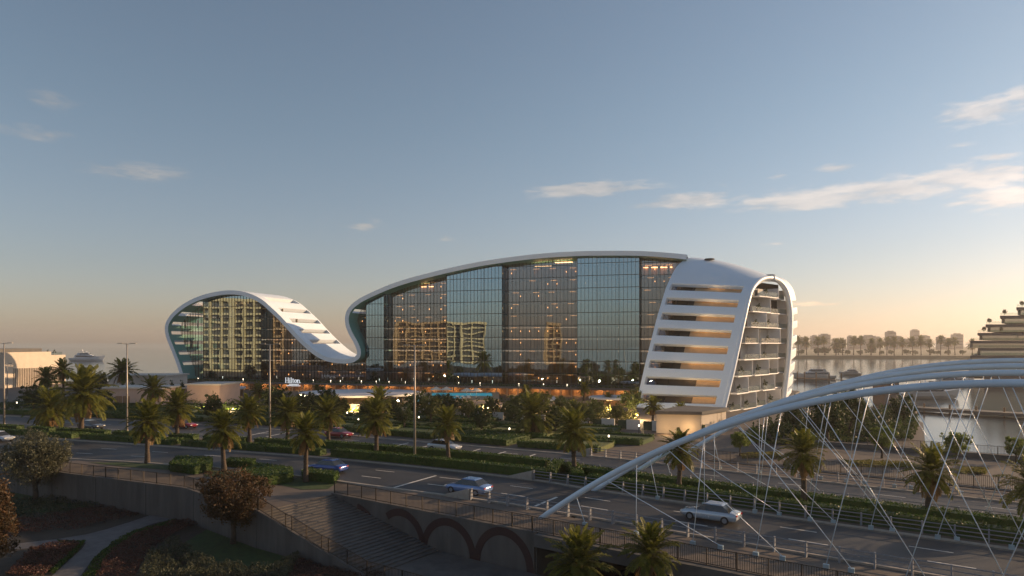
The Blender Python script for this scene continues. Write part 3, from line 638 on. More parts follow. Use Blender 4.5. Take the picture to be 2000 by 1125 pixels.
# ---- the leaning white end wing
LZ = np.array([[26.5, 147, .2], [29.9, 152, 10.6], [33.4, 157.5, 19.9], [36.7, 163, 27.2], [37.6, 164.6, 28.5]])
RZ = np.array([[42.7, 138, .5], [45.7, 141, 8.7], [48.3, 144, 16.2], [50.5, 147, 21.7], [52.4, 150, 25.25], [53.7, 151.6, 26.6]])
def Lp(z): return np.array([np.interp(z, LZ[:, 2], LZ[:, 0]), np.interp(z, LZ[:, 2], LZ[:, 1]), z])
def Rp(z): return np.array([np.interp(z, RZ[:, 2], RZ[:, 0]), np.interp(z, RZ[:, 2], RZ[:, 1]), z])
def legpt(q, z):                            # z measured at the left edge
    l, r = Lp(z), Rp(.5 + (z - .2) * (26.6 - .5) / 28.3); p = l * (1 - q) + r * q
    bow = 4 * q * (1 - q) * .5; return p + np.array([-.45, -.89, 0]) * bow
zs = [.2]
wslots = []
for i in range(8):
    zc = 2.2 + 3.62 * i; zs += [zc - .82, zc + .90]; wslots.append((zc - .82, zc + .90))
zs += [28.5]
zz = []
for a, b2 in zip(zs[:-1], zs[1:]): zz += list(np.linspace(a, b2, 3 if b2 - a > 1 else 2)[:-1])
zz.append(28.5)
qs = [0, .02] + list(np.linspace(.05, .90, 16)) + [.95, 1.0]
TL = spline([LZ[-1], (39.7, 168, 31.6), (42.0, 172, 33.9), (45.2, 176.5, 35.9), (49, 184, 37.0), (54, 197, 37.4), (58, 210, 37.2)], 26)
TR = spline([RZ[-1], (55.4, 153.4, 27.9), (57.6, 155.6, 28.8), (60.2, 158, 29.1), (62.0, 161, 29.4), (64.5, 166, 29.8), (67.5, 172, 30.2)], 26)
G = np.zeros((len(zz) + 25, len(qs), 3))
for r_, z in enumerate(zz):
    for c, q in enumerate(qs): G[r_, c] = legpt(q, z)
for r_ in range(1, 26):
    for c, q in enumerate(qs):
        p = TL[r_] * (1 - q) + TR[r_] * q; f = r_ / 25
        p = p + np.array([0, 0, 1.0]) * 4 * q * (1 - q) * (.9 * math.sin(math.pi * min(1, f * 1.2)) ) + np.array([-.45, -.89, 0]) * 4 * q * (1 - q) * .5 * (1 - f)
        G[len(zz) - 1 + r_, c] = p
shell = MB(); nr, ncq = G.shape[:2]; shell.v = [tuple(p) for p in G.reshape(-1, 3)]
for r_ in range(nr - 1):
    zm = (zz[r_] + zz[r_ + 1]) / 2 if r_ < len(zz) - 1 else None
    hole = zm is not None and any(a < zm < b2 for a, b2 in wslots)
    for c in range(ncq - 1):
        if hole and qs[c] >= .049 and qs[c + 1] <= .901: continue
        shell.f.append((r_ * ncq + c, r_ * ncq + c + 1, (r_ + 1) * ncq + c + 1, (r_ + 1) * ncq + c))
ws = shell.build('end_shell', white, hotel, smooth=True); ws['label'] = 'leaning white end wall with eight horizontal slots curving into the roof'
md = ws.modifiers.new('solid', 'SOLIDIFY'); md.thickness = 1.0; md.offset = -1
md = ws.modifiers.new('bevel', 'BEVEL'); md.width = .28; md.segments = 3; md.limit_method = 'ANGLE'; md.angle_limit = R(55)
# rear leg of the shell: rim curve and the slotted band that turns away from it
C1 = spline([(60.2, 158, 29.1), (63.0, 160.8, 28.5), (65.2, 162.6, 26.6), (66.4, 163.7, 23.5), (66.8, 164, 20.2), (66.6, 163.9, 14), (66, 163.5, 8.5), (64.8, 163, .3)], 60)
DV = np.array([6.6, 12.6, .9])
fl = [2.2 + 3.5 * i for i in range(7)]
band = MB(); 
vs = [0, .12, .25, 1.0]
for i in range(len(C1) - 1):
    zm = (C1[i][2] + C1[i + 1][2]) / 2; hole = any(abs(zm - z) < .72 for z in fl)
    for a, b2 in zip(vs[:-1], vs[1:]):
        if hole and a >= .24: continue
        band.add([C1[i] + DV * a, C1[i + 1] + DV * a, C1[i + 1] + DV * b2, C1[i] + DV * b2], [(0, 1, 2, 3)])
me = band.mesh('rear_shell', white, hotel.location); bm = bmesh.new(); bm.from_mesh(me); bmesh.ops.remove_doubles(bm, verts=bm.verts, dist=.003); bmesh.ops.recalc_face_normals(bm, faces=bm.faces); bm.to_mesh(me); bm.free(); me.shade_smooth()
rs = link('rear_shell', me, hotel); rs['label'] = 'sunlit slotted white band at the far end of the wing'
md = rs.modifiers.new('solid', 'SOLIDIFY'); md.thickness = .9; md.offset = 0
md = rs.modifiers.new('bevel', 'BEVEL'); md.width = .2; md.segments = 3; md.limit_method = 'ANGLE'; md.angle_limit = R(55)
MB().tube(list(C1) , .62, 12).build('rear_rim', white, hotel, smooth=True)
rimf = [G[r_, -1] for r_ in range(0, len(zz) + 12)]
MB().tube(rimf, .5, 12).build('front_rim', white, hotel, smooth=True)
for (x_, y_), px in ((( 49.5, 171), 1415), ((61.0, 161.5), 1516)):
    z_ = 34.9 if px < 1500 else 29.9
    MB().tube([(x_, y_, z_), (x_, y_, z_ + .25)], [1.3, 1.15], 18).build('roof_hatch', darkcon, hotel)
# rooms behind the slots
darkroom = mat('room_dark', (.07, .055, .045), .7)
lit = glow('lit_room', (1, .55, .22), .9)
INW = np.array([.45, .89, 0])
for i in range(8):
    zc = 2.2 + 3.62 * i
    def ip(q, z, dep): return legpt(q, min(28.2, max(.2, z))) + INW * dep
    MB().add([ip(.01, zc - 1.5, 1.2), ip(.97, zc - 1.5, 1.2), ip(.97, zc - 1.5, 9), ip(.01, zc - 1.5, 9), ip(.01, zc - 1.25, 1.2), ip(.97, zc - 1.25, 1.2), ip(.97, zc - 1.25, 9), ip(.01, zc - 1.25, 9)],
             [(0, 3, 2, 1), (4, 5, 6, 7), (0, 1, 5, 4), (1, 2, 6, 5), (2, 3, 7, 6), (3, 0, 4, 7)]).build('wing_slab', slabm, hotel)
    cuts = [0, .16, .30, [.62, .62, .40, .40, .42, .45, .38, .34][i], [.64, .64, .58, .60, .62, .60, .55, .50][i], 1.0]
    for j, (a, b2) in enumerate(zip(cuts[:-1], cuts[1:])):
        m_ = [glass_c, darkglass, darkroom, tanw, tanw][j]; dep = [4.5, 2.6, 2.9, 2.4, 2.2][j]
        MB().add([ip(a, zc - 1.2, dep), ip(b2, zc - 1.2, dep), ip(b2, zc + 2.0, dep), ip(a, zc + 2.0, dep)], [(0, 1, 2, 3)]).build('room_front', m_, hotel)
    for qa, qb_ in ((.50, .68), (.74, .90)):
        MB().add([ip(qa, zc + 1.75, 1.5), ip(qb_, zc + 1.75, 1.5), ip(qb_, zc + 1.75, 1.75), ip(qa, zc + 1.75, 1.75)], [(0, 1, 2, 3)]).build('ceiling_light', wingl, hotel)  # glowing strips added to brighten the tan room fronts behind the slots
    for q in (.10, .2):
        if rnd.random() < .7: p = ip(q, zc + .6, 2.4); hpart('sconce', sconce_me, p)
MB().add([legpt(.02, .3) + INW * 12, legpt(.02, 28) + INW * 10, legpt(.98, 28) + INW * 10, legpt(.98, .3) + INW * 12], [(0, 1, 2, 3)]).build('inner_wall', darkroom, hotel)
MB().prism([tuple((legpt(q, .2) + INW * d_)[:2]) for q, d_ in ((.04, 3.4), (.96, 2.4), (.96, 12), (.04, 14))], 0, .9).build('wing_base', tanw, hotel)
# ---- balconies in the end: floors, partitions, glass fronts
bz = [0.1 + 3.49 * k for k in range(8)]
cells = [(157, 248, 330, 412, 446), (192, 292, 375, 445), (236, 335, 412, 465), (274, 412, 475), (280, 412, 486), (318, 412, 490), (362, 492), (400, 492)]
INB = np.array([-.74, .67])
def rear(z):
    i = int(np.argmin(abs(C1[:, 2] - z) + (np.arange(len(C1)) < 6) * 50)); return C1[i][:2]
balm = mat('balcony_white', (.76, .74, .73), .55, var=.05)
for k, z in enumerate(bz):
    zt = z + (3.25 if k < 7 else 2.1); zm = z + 1.6
    A = Rp(min(zt, 26.6))[:2]; B = rear(min(zm, 27.2)); d = B - A; A = A + d / np.linalg.norm(d) * .9; Lab = np.linalg.norm(d); d = d / Lab
    ts = [0.0]
    for cx in cells[k]:
        px = 1400 + cx / 3.515; kk = (px - 1000) / F; t = (kk * A[1] - A[0]) / (d[0] - kk * d[1]); ts.append(min(max(t, .5), Lab - .2))
    ts[-1] = Lab + .1
    for j, (t0, t1) in enumerate(zip(ts[:-1], ts[1:])):
        if t1 - t0 < .5: continue
        o_ = (-.35 - .55 * ((j + k) % 2)) if j < len(ts) - 2 else .9      # staggered fronts, set back at the far edge
        def bp(t, dep): return A + d * t + INB * (dep + o_)
        bal = MB().prism([tuple(bp(t0 - .05, 0)), tuple(bp(t1, 0)), tuple(bp(t1, 3.6)), tuple(bp(t0 - .05, 3.6))], z - .26, z).build('balcony', balm, hotel)
        bevel(bal, .08, 2)
        fin = MB().prism([tuple(bp(t1 - .24, .0)), tuple(bp(t1, .0)), tuple(bp(t1, 3.6)), tuple(bp(t1 - .24, 3.6))], z + .002, zt).build('partition', balm, bal); bevel(fin, .1, 2)
        MB().prism([tuple(bp(t0 + .05, .12)), tuple(bp(t1 - .30, .12)), tuple(bp(t1 - .30, .15)), tuple(bp(t0 + .05, .15))], z + .05, z + 1.05).build('glass_front', glass_rail, bal)
        MB().prism([tuple(bp(t0, 3.0)), tuple(bp(t0 + (t1 - t0) * .55, 3.0)), tuple(bp(t0 + (t1 - t0) * .55, 3.1)), tuple(bp(t0, 3.1))], z + .02, zt - .1).build('glass_door', darkglass, bal)
        MB().prism([tuple(bp(t0 + (t1 - t0) * .55, 2.95)), tuple(bp(t1 - .25, 2.95)), tuple(bp(t1 - .25, 3.15)), tuple(bp(t0 + (t1 - t0) * .55, 3.15))], z + .02, zt - .1).build('balcony_wall', plaster, bal)
        BAL = globals().setdefault('BALS', []); c = bp((t0 + t1) / 2 + .5, 1.1); BAL.append((c[0], c[1], z, k, j))
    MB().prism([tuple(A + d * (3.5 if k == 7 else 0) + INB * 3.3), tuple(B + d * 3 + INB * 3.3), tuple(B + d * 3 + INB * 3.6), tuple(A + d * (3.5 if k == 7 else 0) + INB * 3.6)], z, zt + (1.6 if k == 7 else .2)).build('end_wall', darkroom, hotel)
# rear of the building closes the volume
MB().prism(fpoly([(4, 18.9), (fuz(1342, 502)[0] + 4, 18.9), (fuz(1342, 502)[0] + 4, 19.2), (4, 19.2)]), 0, 8).build('rear_wall', plaster, hotel)
# ------------------------------------------------------------------ vegetation
def npmesh(name, V, Q, mats, mi=None):
    me = bpy.data.meshes.new(name); V = np.asarray(V, np.float32); Q = np.asarray(Q, np.int32)
    me.vertices.add(len(V)); me.vertices.foreach_set('co', V.ravel()); me.loops.add(Q.size); me.loops.foreach_set('vertex_index', Q.ravel())
    me.polygons.add(len(Q)); me.polygons.foreach_set('loop_start', np.arange(0, Q.size, 4, dtype=np.int32)); me.polygons.foreach_set('loop_total', np.full(len(Q), 4, np.int32))
    for m in mats: me.materials.append(m)
    if mi is not None: me.polygons.foreach_set('material_index', np.asarray(mi, np.int32))
    me.update(calc_edges=True); me.validate(); return me
def leafquads(C, size, g, asp=.5, up=.0):
    n = len(C); a = g.normal(size=(n, 3)); a /= np.linalg.norm(a, axis=1)[:, None]; b = g.normal(size=(n, 3)); b[:, 2] += up
    b = np.cross(a, b); b /= np.linalg.norm(b, axis=1)[:, None] + 1e-9
    s = size * g.uniform(.6, 1.3, n)[:, None]; a = a * s * .5; b = b * s * .5 * asp
    V = np.stack([C - a, C - b * 1.0, C + a, C + b * 1.0], 1).reshape(-1, 3); return V, np.arange(4 * n).reshape(n, 4)
def inside(P, poly):
    x, y = P[:, 0], P[:, 1]; r = np.zeros(len(P), bool); n = len(poly)
    for i in range(n):
        (x0, y0), (x1, y1) = poly[i], poly[(i + 1) % n]; c = ((y0 > y) != (y1 > y)) & (x < (x1 - x0) * (y - y0) / (y1 - y0 + 1e-12) + x0); r ^= c
    return r
def samp(poly, n, g):
    P = np.array(poly); lo, hi = P.min(0), P.max(0); out = np.zeros((0, 2))
    while len(out) < n: c = g.uniform(lo, hi, (max(n * 2, 50), 2)); out = np.vstack([out, c[inside(c, poly)]])
    return out[:n]
def hedge(poly, h, label, z0=.1, dens=40, leaf=.17, m=None, group=None, name='hedge', cat='hedge', m2=None):
    g = np.random.default_rng(len(bpy.data.objects)); poly = [np.array(p, float) for p in poly]; n = len(poly); A = parea([tuple(p) for p in poly])
    c0 = np.mean(poly, axis=0)
    top = samp([tuple(p) for p in poly], max(20, int(A * dens)), g); C = [np.c_[top, z0 + h + g.normal(0, .04, len(top))]]
    for i in range(n):
        a, b = poly[i], poly[(i + 1) % n]; L_ = np.linalg.norm(b - a); k = int(L_ * h * dens)
        t = g.uniform(0, 1, k)[:, None]; nn = np.array([b[1] - a[1], a[0] - b[0]]) / L_ if L_ > 0 else 0
        C.append(np.c_[a + (b - a) * t + nn * g.normal(0, .05, k)[:, None], g.uniform(z0, z0 + h, k)])
    C = np.vstack(C); V, Q = leafquads(C, leaf, g, .7)
    cs = [c0 + (p - c0) * (1 - min(.3, .12 / max(.1, np.linalg.norm(p - c0)))) for p in poly]
    me = npmesh(name, V - np.array([*c0, z0]), Q, [m or hedgem]); bm = bmesh.new(); bm.from_mesh(me)
    vb = [bm.verts.new((*(p - c0), -.05)) for p in cs]; vt = [bm.verts.new((*(p - c0), h - .06)) for p in cs]
    bm.faces.new(vt)
    for i in range(n): bm.faces.new((vb[i], vb[(i + 1) % n], vt[(i + 1) % n], vt[i]))
    bm.to_mesh(me); bm.free()
    return link(name, me, None, label, cat, group, None, (*c0, z0))
def stripoly(P, d0, d1): A, B = offs(np.asarray(P), d0), offs(np.asarray(P), d1); return list(A) + list(B[::-1])
def seg(P, x0, x1, n=7):                    # piece of a road edge between two photo columns
    px = 1000 + F * P[:, 0] / np.maximum(P[:, 1], 1); i = np.where((px >= x0) & (px <= x1) & (P[:, 1] > 5))[0]; i = i if len(i) else [int(np.argmin(abs(px - x0)))]
    f = np.linspace(i[0] - .5, i[-1] + .5, n).clip(0, len(P) - 1); k = np.arange(len(P)); return np.c_[np.interp(f, k, P[:, 0]), np.interp(f, k, P[:, 1])]
# hedges of the median
hedge(stripoly(seg(M1, 640, 1062), .9, 2.2), .95, 'long clipped median hedge along the near road opposite the fourth lamp post')
hedge(stripoly(seg(M2, 610, 1075), -2.1, -.9), .95, 'long clipped median hedge along the far road behind the palms')
a, b2 = seg(M1, 640, 1062)[-1], seg(M2, 610, 1075)[-1]; dd = (b2 - a) / np.linalg.norm(b2 - a); tt = np.array([dd[1], -dd[0]])
hedge([a + dd * 1 , a + dd * 1 + tt * 1.2, b2 - dd * 1 + tt * 1.2, b2 - dd * 1], .95, 'short hedge closing the median beside the bridge barrier ends')
hedge(stripoly(seg(M1, 1120, 2600, 12), 2.0, 3.2), .95, 'bridge median hedge beside the near carriageway', z0=.0)
hedge(stripoly(seg(M2, 1110, 2400, 12), -2.6, -1.3), .95, 'bridge median hedge beside the far carriageway', z0=.0)
c1, c2 = seg(M1, 1120, 2600)[0], seg(M2, 1110, 2400)[0]; dd = (c2 - c1) / np.linalg.norm(c2 - c1); tt = np.array([dd[1], -dd[0]])
hedge([c1 + dd * 2, c1 + dd * 2 + tt * 1.2, c2 - dd * 2 + tt * 1.2, c2 - dd * 2], .95, 'short hedge closing the bridge end of the median')
names = ['beside the lone palm near the white car', 'behind the olive tree crown', 'between the tall palms', 'near the second lamp post', 'before the red car', 'left of the third lamp post', 'at the third lamp post base']
for k, (x0, x1) in enumerate(((-40, 70), (82, 128), (136, 235), (246, 330), (342, 405), (415, 500), (512, 622))):
    hedge(stripoly(seg(M1, x0, x1, 4), 1.0, 2.2), .75, 'front median hedge ' + names[k], group='front median hedges')
    hedge(stripoly(seg(M2, x0, x1 - 4, 4), -2.2, -1.0), .75, 'rear median hedge ' + names[k], group='rear median hedges')
    if k % 2: hedge(stripoly(seg(M1, x0, x1, 4), 2.3, 4.0), .55, 'low middle median hedge ' + names[k], group='middle median hedges')
# near verge
def pxq(pts): return [gnd(*p)[:2] for p in pts]
for pts in ([(172, 903), (250, 903), (335, 909), (330, 918), (240, 911)], [(398, 918), (470, 921), (505, 930), (490, 940), (400, 930)], [(538, 945), (590, 930), (660, 942), (640, 955), (590, 956)]):
    sheet('verge_lawn', pts, .03, lawnm)
hedge(pxq([(330, 922), (345, 906), (415, 908), (412, 922), (380, 928)]), .9, 'boxy clipped hedge between two roadside palms', dens=70, leaf=.14)
hedge(pxq([(470, 938), (505, 922), (570, 930), (572, 942), (525, 950), (490, 948)]), .95, 'broad clipped hedge behind the red-leaved tree crown', dens=70, leaf=.14)
hedge(pxq([(588, 938), (600, 930), (662, 938), (654, 946)]), .85, 'low dark hedge behind the nearest roadside palm', dens=70, leaf=.14)
hedge(pxq([(440, 912), (450, 906), (500, 909), (495, 916)]), .7, 'small hedge behind the second roadside palm', dens=60)
# garden parterre beyond the far road: hedged lawns in two or three rows
hr = random.Random(9); rowsn = ['first', 'second', 'third']
Ep = spline([gnd(x, y)[:2] for x, y in ((-60, 810), (0, 812), (200, 820), (500, 834), (800, 860), (1015, 880), (1150, 889), (1330, 905))], 120)
for rw_, (o0, o1) in enumerate(((2.2, 9.0), (10.6, 17.0), (18.6, 25.0))):
    T_ = plen(Ep); t = 4 + 3.7 * rw_; c = 0
    while t < T_ - 12:
        w = hr.uniform(9, 13); a, ta = along(Ep, t); b, tb = along(Ep, t + w); na, nb = np.array([-ta[1], ta[0]]), np.array([-tb[1], tb[0]])
        q = [a + na * o0, b + nb * o0, b + nb * o1, a + na * o1]
        pxm = 1000 + F * np.mean(q, axis=0)[0] / np.mean(q, axis=0)[1]
        if -30 < pxm < 1265:
            lab = 'in the %s parterre row, %s from the left' % (rowsn[rw_], ORD[c]); c += 1
            kind_ = (c + rw_) % 3
            if kind_ == 0: hedge(q, .8, 'solid clipped hedge block ' + lab, dens=24, leaf=.22, group='parterre hedge blocks')
            else:
                ring_ = [q[0], q[1], q[1] + nb * 1.0, q[0] + na * 1.0]
                hedge(ring_, .75, 'front hedge of the lawn plot ' + lab, dens=26, leaf=.22, group='parterre hedges')
                hedge([q[3] - na * 1.0, q[2] - nb * 1.0, q[2], q[3]], .75, 'rear hedge of the lawn plot ' + lab, dens=18, leaf=.24, group='parterre hedges')
                MB().prism([tuple(p) for p in (q[0] + na * .8, q[1] + nb * .8, q[2] - nb * .8, q[3] - na * .8)], 0, .60).build('plot_lawn', lawny if kind_ == 1 else lawnm, kind='structure')
        t += w + 1.6
# white garden wall with green panels behind the parterre
gw = thing('garden_wall', gnd(1000, 838), 'low white garden wall with dark green panels in front of the hotel grounds', 'wall')
Wp = offs(Ep, 27.0); T_ = plen(Wp); t = 2.0; k = 0
while t < T_ - 3:
    a, ta = along(Wp, t); px = 1000 + F * a[0] / a[1]; w = 2.2 if k % 2 else 1.5
    if px > 560:
        MB().box((a[0], a[1], .8 if k % 2 else .75), (w, .3 if k % 2 else .18, 1.6 if k % 2 else 1.4), math.atan2(ta[1], ta[0])).build('wall_block' if k % 2 else 'green_panel', plaster if k % 2 else mat('green_panel', (.05, .07, .035), .9, var=.4, scale=6), gw)
    t += w + .25; k += 1

# ---- palms: every frond of the larger palms is a part of its own
def frond(L_, e0, bend, npair, leafl, g, wid=.075, droop=.35):
    V = []; Q = []; x = z = 0.0; P = []; steps = 26
    for i in range(steps + 1):
        t = i / steps; a = e0 - bend * t ** 1.25; P.append((x, 0, z, a)); x += L_ / steps * math.cos(a); z += L_ / steps * math.sin(a)
    P = np.array(P)
    for i in range(0, steps, 3):             # rachis
        a, b = P[i], P[min(i + 3, steps)]; w0, w1 = .05 * (1 - i / steps) + .008, .05 * (1 - (i + 3) / steps) + .006; n = len(V)
        V += [(a[0], -w0, a[2]), (a[0], w0, a[2]), (b[0], w1, b[2]), (b[0], -w1, b[2])]; Q.append((n, n + 1, n + 2, n + 3))
    for k in range(npair):
        t = .10 + .89 * (k + .5) / npair; f = t * steps; i = min(int(f), steps - 1); p = P[i] + (P[i + 1] - P[i]) * (f - i); a = p[3]
        ll = leafl * (math.sin(math.pi * min(1, .18 + t * .80)) ** .6) * g.uniform(.85, 1.1)
        fwd = np.array([math.cos(a), 0, math.sin(a)]); upv = np.array([-math.sin(a), 0, math.cos(a)])
        for sgn in (-1, 1):
            side = np.array([0, sgn, 0.0]); dr = side * .80 + fwd * (.55 + .3 * t) + upv * g.uniform(.05, .45); dr /= np.linalg.norm(dr)
            c = np.array([p[0], 0, p[2]]); m = c + dr * ll * .55; e = c + dr * ll + np.array([0, 0, -droop * ll * g.uniform(.5, 1.2)]); wv = np.cross(dr, upv); wv /= np.linalg.norm(wv); wv = wv * wid
            n = len(V); V += [c - wv * .5, m - wv, e, m + wv]; Q.append((n, n + 1, n + 2, n + 3))
    return np.array(V), np.array(Q)
gf = np.random.default_rng(11)
ELEV = [(1.38, .40), (1.15, .58), (.92, .72), (.68, .85), (.44, .95), (.20, 1.0), (-.08, .95), (-.38, .85)]
FR = [frond(2.75 - (.25 if i == 0 else 0), e, bnd, 28, .60, gf, .06) for i, (e, bnd) in enumerate(ELEV)]
FRD = [frond(2.2, e, bnd, 18, .5, gf, .06, .7) for e, bnd in ((-.7, .7), (-1.0, .45))]
FM = [npmesh('frond', v, q, [palmleaf]) for v, q in FR]; FMD = [npmesh('dry_frond', v, q, [palmdead]) for v, q in FRD]
FRL = [frond(2.7, e, bnd, 13, .62, gf, .13) for e, bnd in ELEV]      # lighter fronds for palms far off
def crownlay(g, n=56):
    out = []
    for i in range(n):
        t = (i + .5) / n; k = min(7, int(t ** 1.1 * 8)); out.append((k, i * 2.39996 + g.uniform(-.2, .2), g.uniform(.86, 1.12), g.uniform(-.12, .12)))
    return out
def crown_mesh(seed, n=46, nd=10):
    g = np.random.default_rng(seed); Vs = []; Qs = []; mi = []; o = 0
    items = [(FRL[k], a, s, 0) for k, a, s, _ in crownlay(g, n)] + [(FRD[i % 2], i * 2.4 + .5, g.uniform(.8, 1.1), 1) for i in range(nd)]
    for (v, q), a, s, m in items:
        c, sn = math.cos(a), math.sin(a); R_ = np.array([[c, -sn, 0], [sn, c, 0], [0, 0, 1]]); Vs.append(v @ R_.T * s); Qs.append(q + o); o += len(v); mi += [m] * len(q)
    return npmesh('crown', np.vstack(Vs), np.vstack(Qs), [palmleaf, palmdead], mi)
CROWN = [crown_mesh(s) for s in (1, 2, 3)]
def trunk_mesh(h, r):
    n = max(8, int(h / .22)); g = np.random.default_rng(int(h * 100)); pts = []; rr = []
    for i in range(n + 1):
        t = i / n; pts.append((.05 * math.sin(t * 3), .04 * math.sin(t * 4 + 1), h * t)); rr.append(r * (1.25 - .35 * min(1, t * 3) + (.22 * max(0, t - .82) / .18)) * (1 + (.09 if i % 2 else -.05) + g.normal(0, .02)))
    return MB().tube(pts, rr, 12).mesh('trunk', trunkm, smooth=True)
def palm(px, py, top, rad, label, z=0.0, d=None, group='date palms', full=True, dead=10):
    d = d or (H - z) * F / (py - HY); base = at(px, HY + (H - z) * F / d, d); sc = rad * d / F / 2.55
    ztop = H - (top - HY) * d / F; hc = max(1.0, ztop - z - 2.25 * sc); g = np.random.default_rng(int(px * 7 + top))
    t = thing('date_palm', base, label, 'palm', group, g.uniform(0, 6.28)); t.rotation_euler[0] = g.normal(0, .035); t.rotation_euler[1] = g.normal(0, .035)
    link('trunk', trunk_mesh(round(hc + .15, 1), .26 * (sc * .5 + .5)), t)
    if full:
        for k, a, s, tl in crownlay(g, 52 + int(g.integers(0, 8))):
            o = link('frond', FM[k], t, loc=(0, 0, hc + .1 + .05 * (7 - k)), rz=a); o.scale = (s * sc,) * 3; o.rotation_euler = (tl, g.uniform(-.1, .1), a)
        for i in range(dead):
            o = link('dry_frond', FMD[i % 2], t, loc=(0, 0, hc), rz=i * 2.4 + g.uniform(-.3, .3)); s = g.uniform(.75, 1.1) * sc; o.scale = (s, s, s)
    else:
        o = link('crown', CROWN[int(g.integers(0, 3))], t, loc=(0, 0, hc)); o.scale = (sc * g.uniform(.95, 1.08), sc, sc * g.uniform(.95, 1.1))
    return t
palm(598, 942, 815, 42, 'date palm with golden drooping fronds standing nearest the stair head')
palm(438, 922, 808, 42, 'date palm behind the red-leaved tree on the near verge')
palm(287, 905, 790, 44, 'date palm on the long lawn strip above the retaining wall')
palm(875, 905, 802, 36, 'slim date palm in the median, first from the fourth lamp post towards the bridge')
palm(735, 889, 785, 42, 'broad date palm in the median in front of the oval pavilion')
palm(1122, 930, 806, 48, 'date palm in the median where the bridge begins')
palm(347, 858, 768, 38, 'date palm in the median next to the red car at the back')
palm(157, 848, 722, 58, 'tallest date palm in the median, behind the olive tree')
palm(98, 832, 762, 46, 'low spreading date palm behind the olive tree, next to the tallest palm')
palm(487, 866, 778, 36, 'date palm in the median just before the third lamp post')
palm(560, 869, 780, 36, 'date palm in the median just past the third lamp post')
palm(643, 873, 780, 36, 'date palm partly hiding the red car before the oval pavilion')
palm(1042, 852, 773, 48, 'broad date palm in the lawn plots in front of the glass facade')
palm(1325, 958, 850, 40, 'date palm on the bridge median seen through the first hangers', z=.1)
palm(1570, 985, 853, 46, 'date palm in the middle of the bridge median', z=.1)
palm(1813, 1010, 880, 54, 'date palm on the bridge median near the picture edge', z=.1)
palm(2020, 1040, 905, 60, 'date palm cut off by the edge on the bridge median', z=.1)
palm(1130, 1200, 1046, 72, 'dark palm crown rising below the bridge, beside the arched wall', z=-3.2, d=42.5)
palm(1266, 1200, 1031, 62, 'dark palm crown in front of the bridge railing', z=-3.2, d=42)
def pfar(px, top, rad, d, label, z=0.0, group='palms in the hotel grounds'): return palm(px, 0, top, rad, label, z, d, group, False)
for px, top, rad, d, lab in [(742, 758, 30, 118, 'palm standing before the edge of the oval pavilion roof'), (125, 703, 24, 165, 'palm beside the cream hall, against the sea'), (240, 700, 30, 170, 'dark palm against the sea beside the second lamp post'),
        (300, 735, 30, 140, 'palm in front of the pink low house'), (92, 718, 24, 160, 'bushy palm at the corner of the cream hall'), (1275, 774, 23, 118, 'palm at the foot of the leaning white wall'), (1328, 788, 21, 114, 'smaller palm in front of the lit wall under the white wing'),
        (415, 752, 17, 165, 'small floodlit palm beside the little round pavilion'), (455, 764, 14, 160, 'smallest floodlit palm below the glass wave'), (1028, 752, 16, 160, 'floodlit palm before the dark terrace planting'), (1140, 748, 15, 165, 'floodlit palm beside the round roof at the wing'),
        (1188, 766, 13, 150, 'small floodlit palm in front of the round roof'), (1122, 782, 15, 135, 'thin floodlit palm behind the canopy sails'), (505, 748, 20, 165, 'palm under the hotel sign'), (620, 750, 14, 185, 'palm beside the hotel sign before the columns')]:
    pfar(px, top, rad, d, lab)

# ---- broadleaf trees
def branchy(h, r, g, spread=.5, n=6, fork=.35):
    b = MB(); b.tube([(0, 0, -.05), (.06, .03, h * fork * .5), (.02, -.05, h * fork), (0, 0, h * .62)], [r * 1.25, r, r * .85, r * .4], 10)
    for i in range(n):
        a = i * 2.4 + g.uniform(-.4, .4); z0 = h * fork * g.uniform(.75, 1.3); e = (math.cos(a) * h * spread * g.uniform(.5, .9), math.sin(a) * h * spread * g.uniform(.5, .9), h * g.uniform(.6, .88))
        b.tube([(0, 0, z0), (e[0] * .45, e[1] * .45, z0 + (e[2] - z0) * .45), e], [r * .5, r * .32, r * .1], 7)
    return b
def crown_pts(lobes, n, g):
    C = []; vol = np.array([l[3] * l[4] * l[5] for l in lobes]); 
    for l, k in zip(lobes, (vol / vol.sum() * n).astype(int)):
        d = g.normal(size=(k, 3)); d /= np.linalg.norm(d, axis=1)[:, None]; r = g.uniform(.35, 1, k) ** .45
        ncl = max(6, k // 28); cl = d[:ncl]; idx = g.integers(0, ncl, k); d2 = cl[idx] * r[idx][:, None] + g.normal(0, .13, (k, 3))     # leaves gathered in clumps
        C.append(d2 * np.array(l[3:6]) + np.array(l[:3]))
    return np.vstack(C)
def lobes_for(w, h, z0, g, n=9):
    L_ = [(0, 0, z0 + h * .5, w * .34, w * .34, h * .40)]
    for i in range(n):
        a = i * 2.4 + g.uniform(-.3, .3); rr = w * g.uniform(.20, .34); L_.append((math.cos(a) * rr, math.sin(a) * rr, z0 + h * g.uniform(.22, .80), w * g.uniform(.15, .23), w * g.uniform(.15, .23), h * g.uniform(.14, .24)))
    return L_
def tree_meshes(w, h, trunk, nleaf, leaf, m, seed, asp=.5):
    g = np.random.default_rng(seed); C = crown_pts(lobes_for(w, h, trunk, g), nleaf, g); V, Q = leafquads(C, leaf, g, asp, .4)
    return branchy(trunk + h * .7, max(.08, w * .035), g, .34).mesh('trunk', barkm, smooth=True), npmesh('crown', V, Q, [m])
def tree(base, ms, label, name='tree', sc=1.0, rz=0.0, cat='tree', group=None):
    t = thing(name, base, label, cat, group, rz); t.scale = (sc, sc, sc); link('trunk', ms[0], t); link('crown', ms[1], t); return t
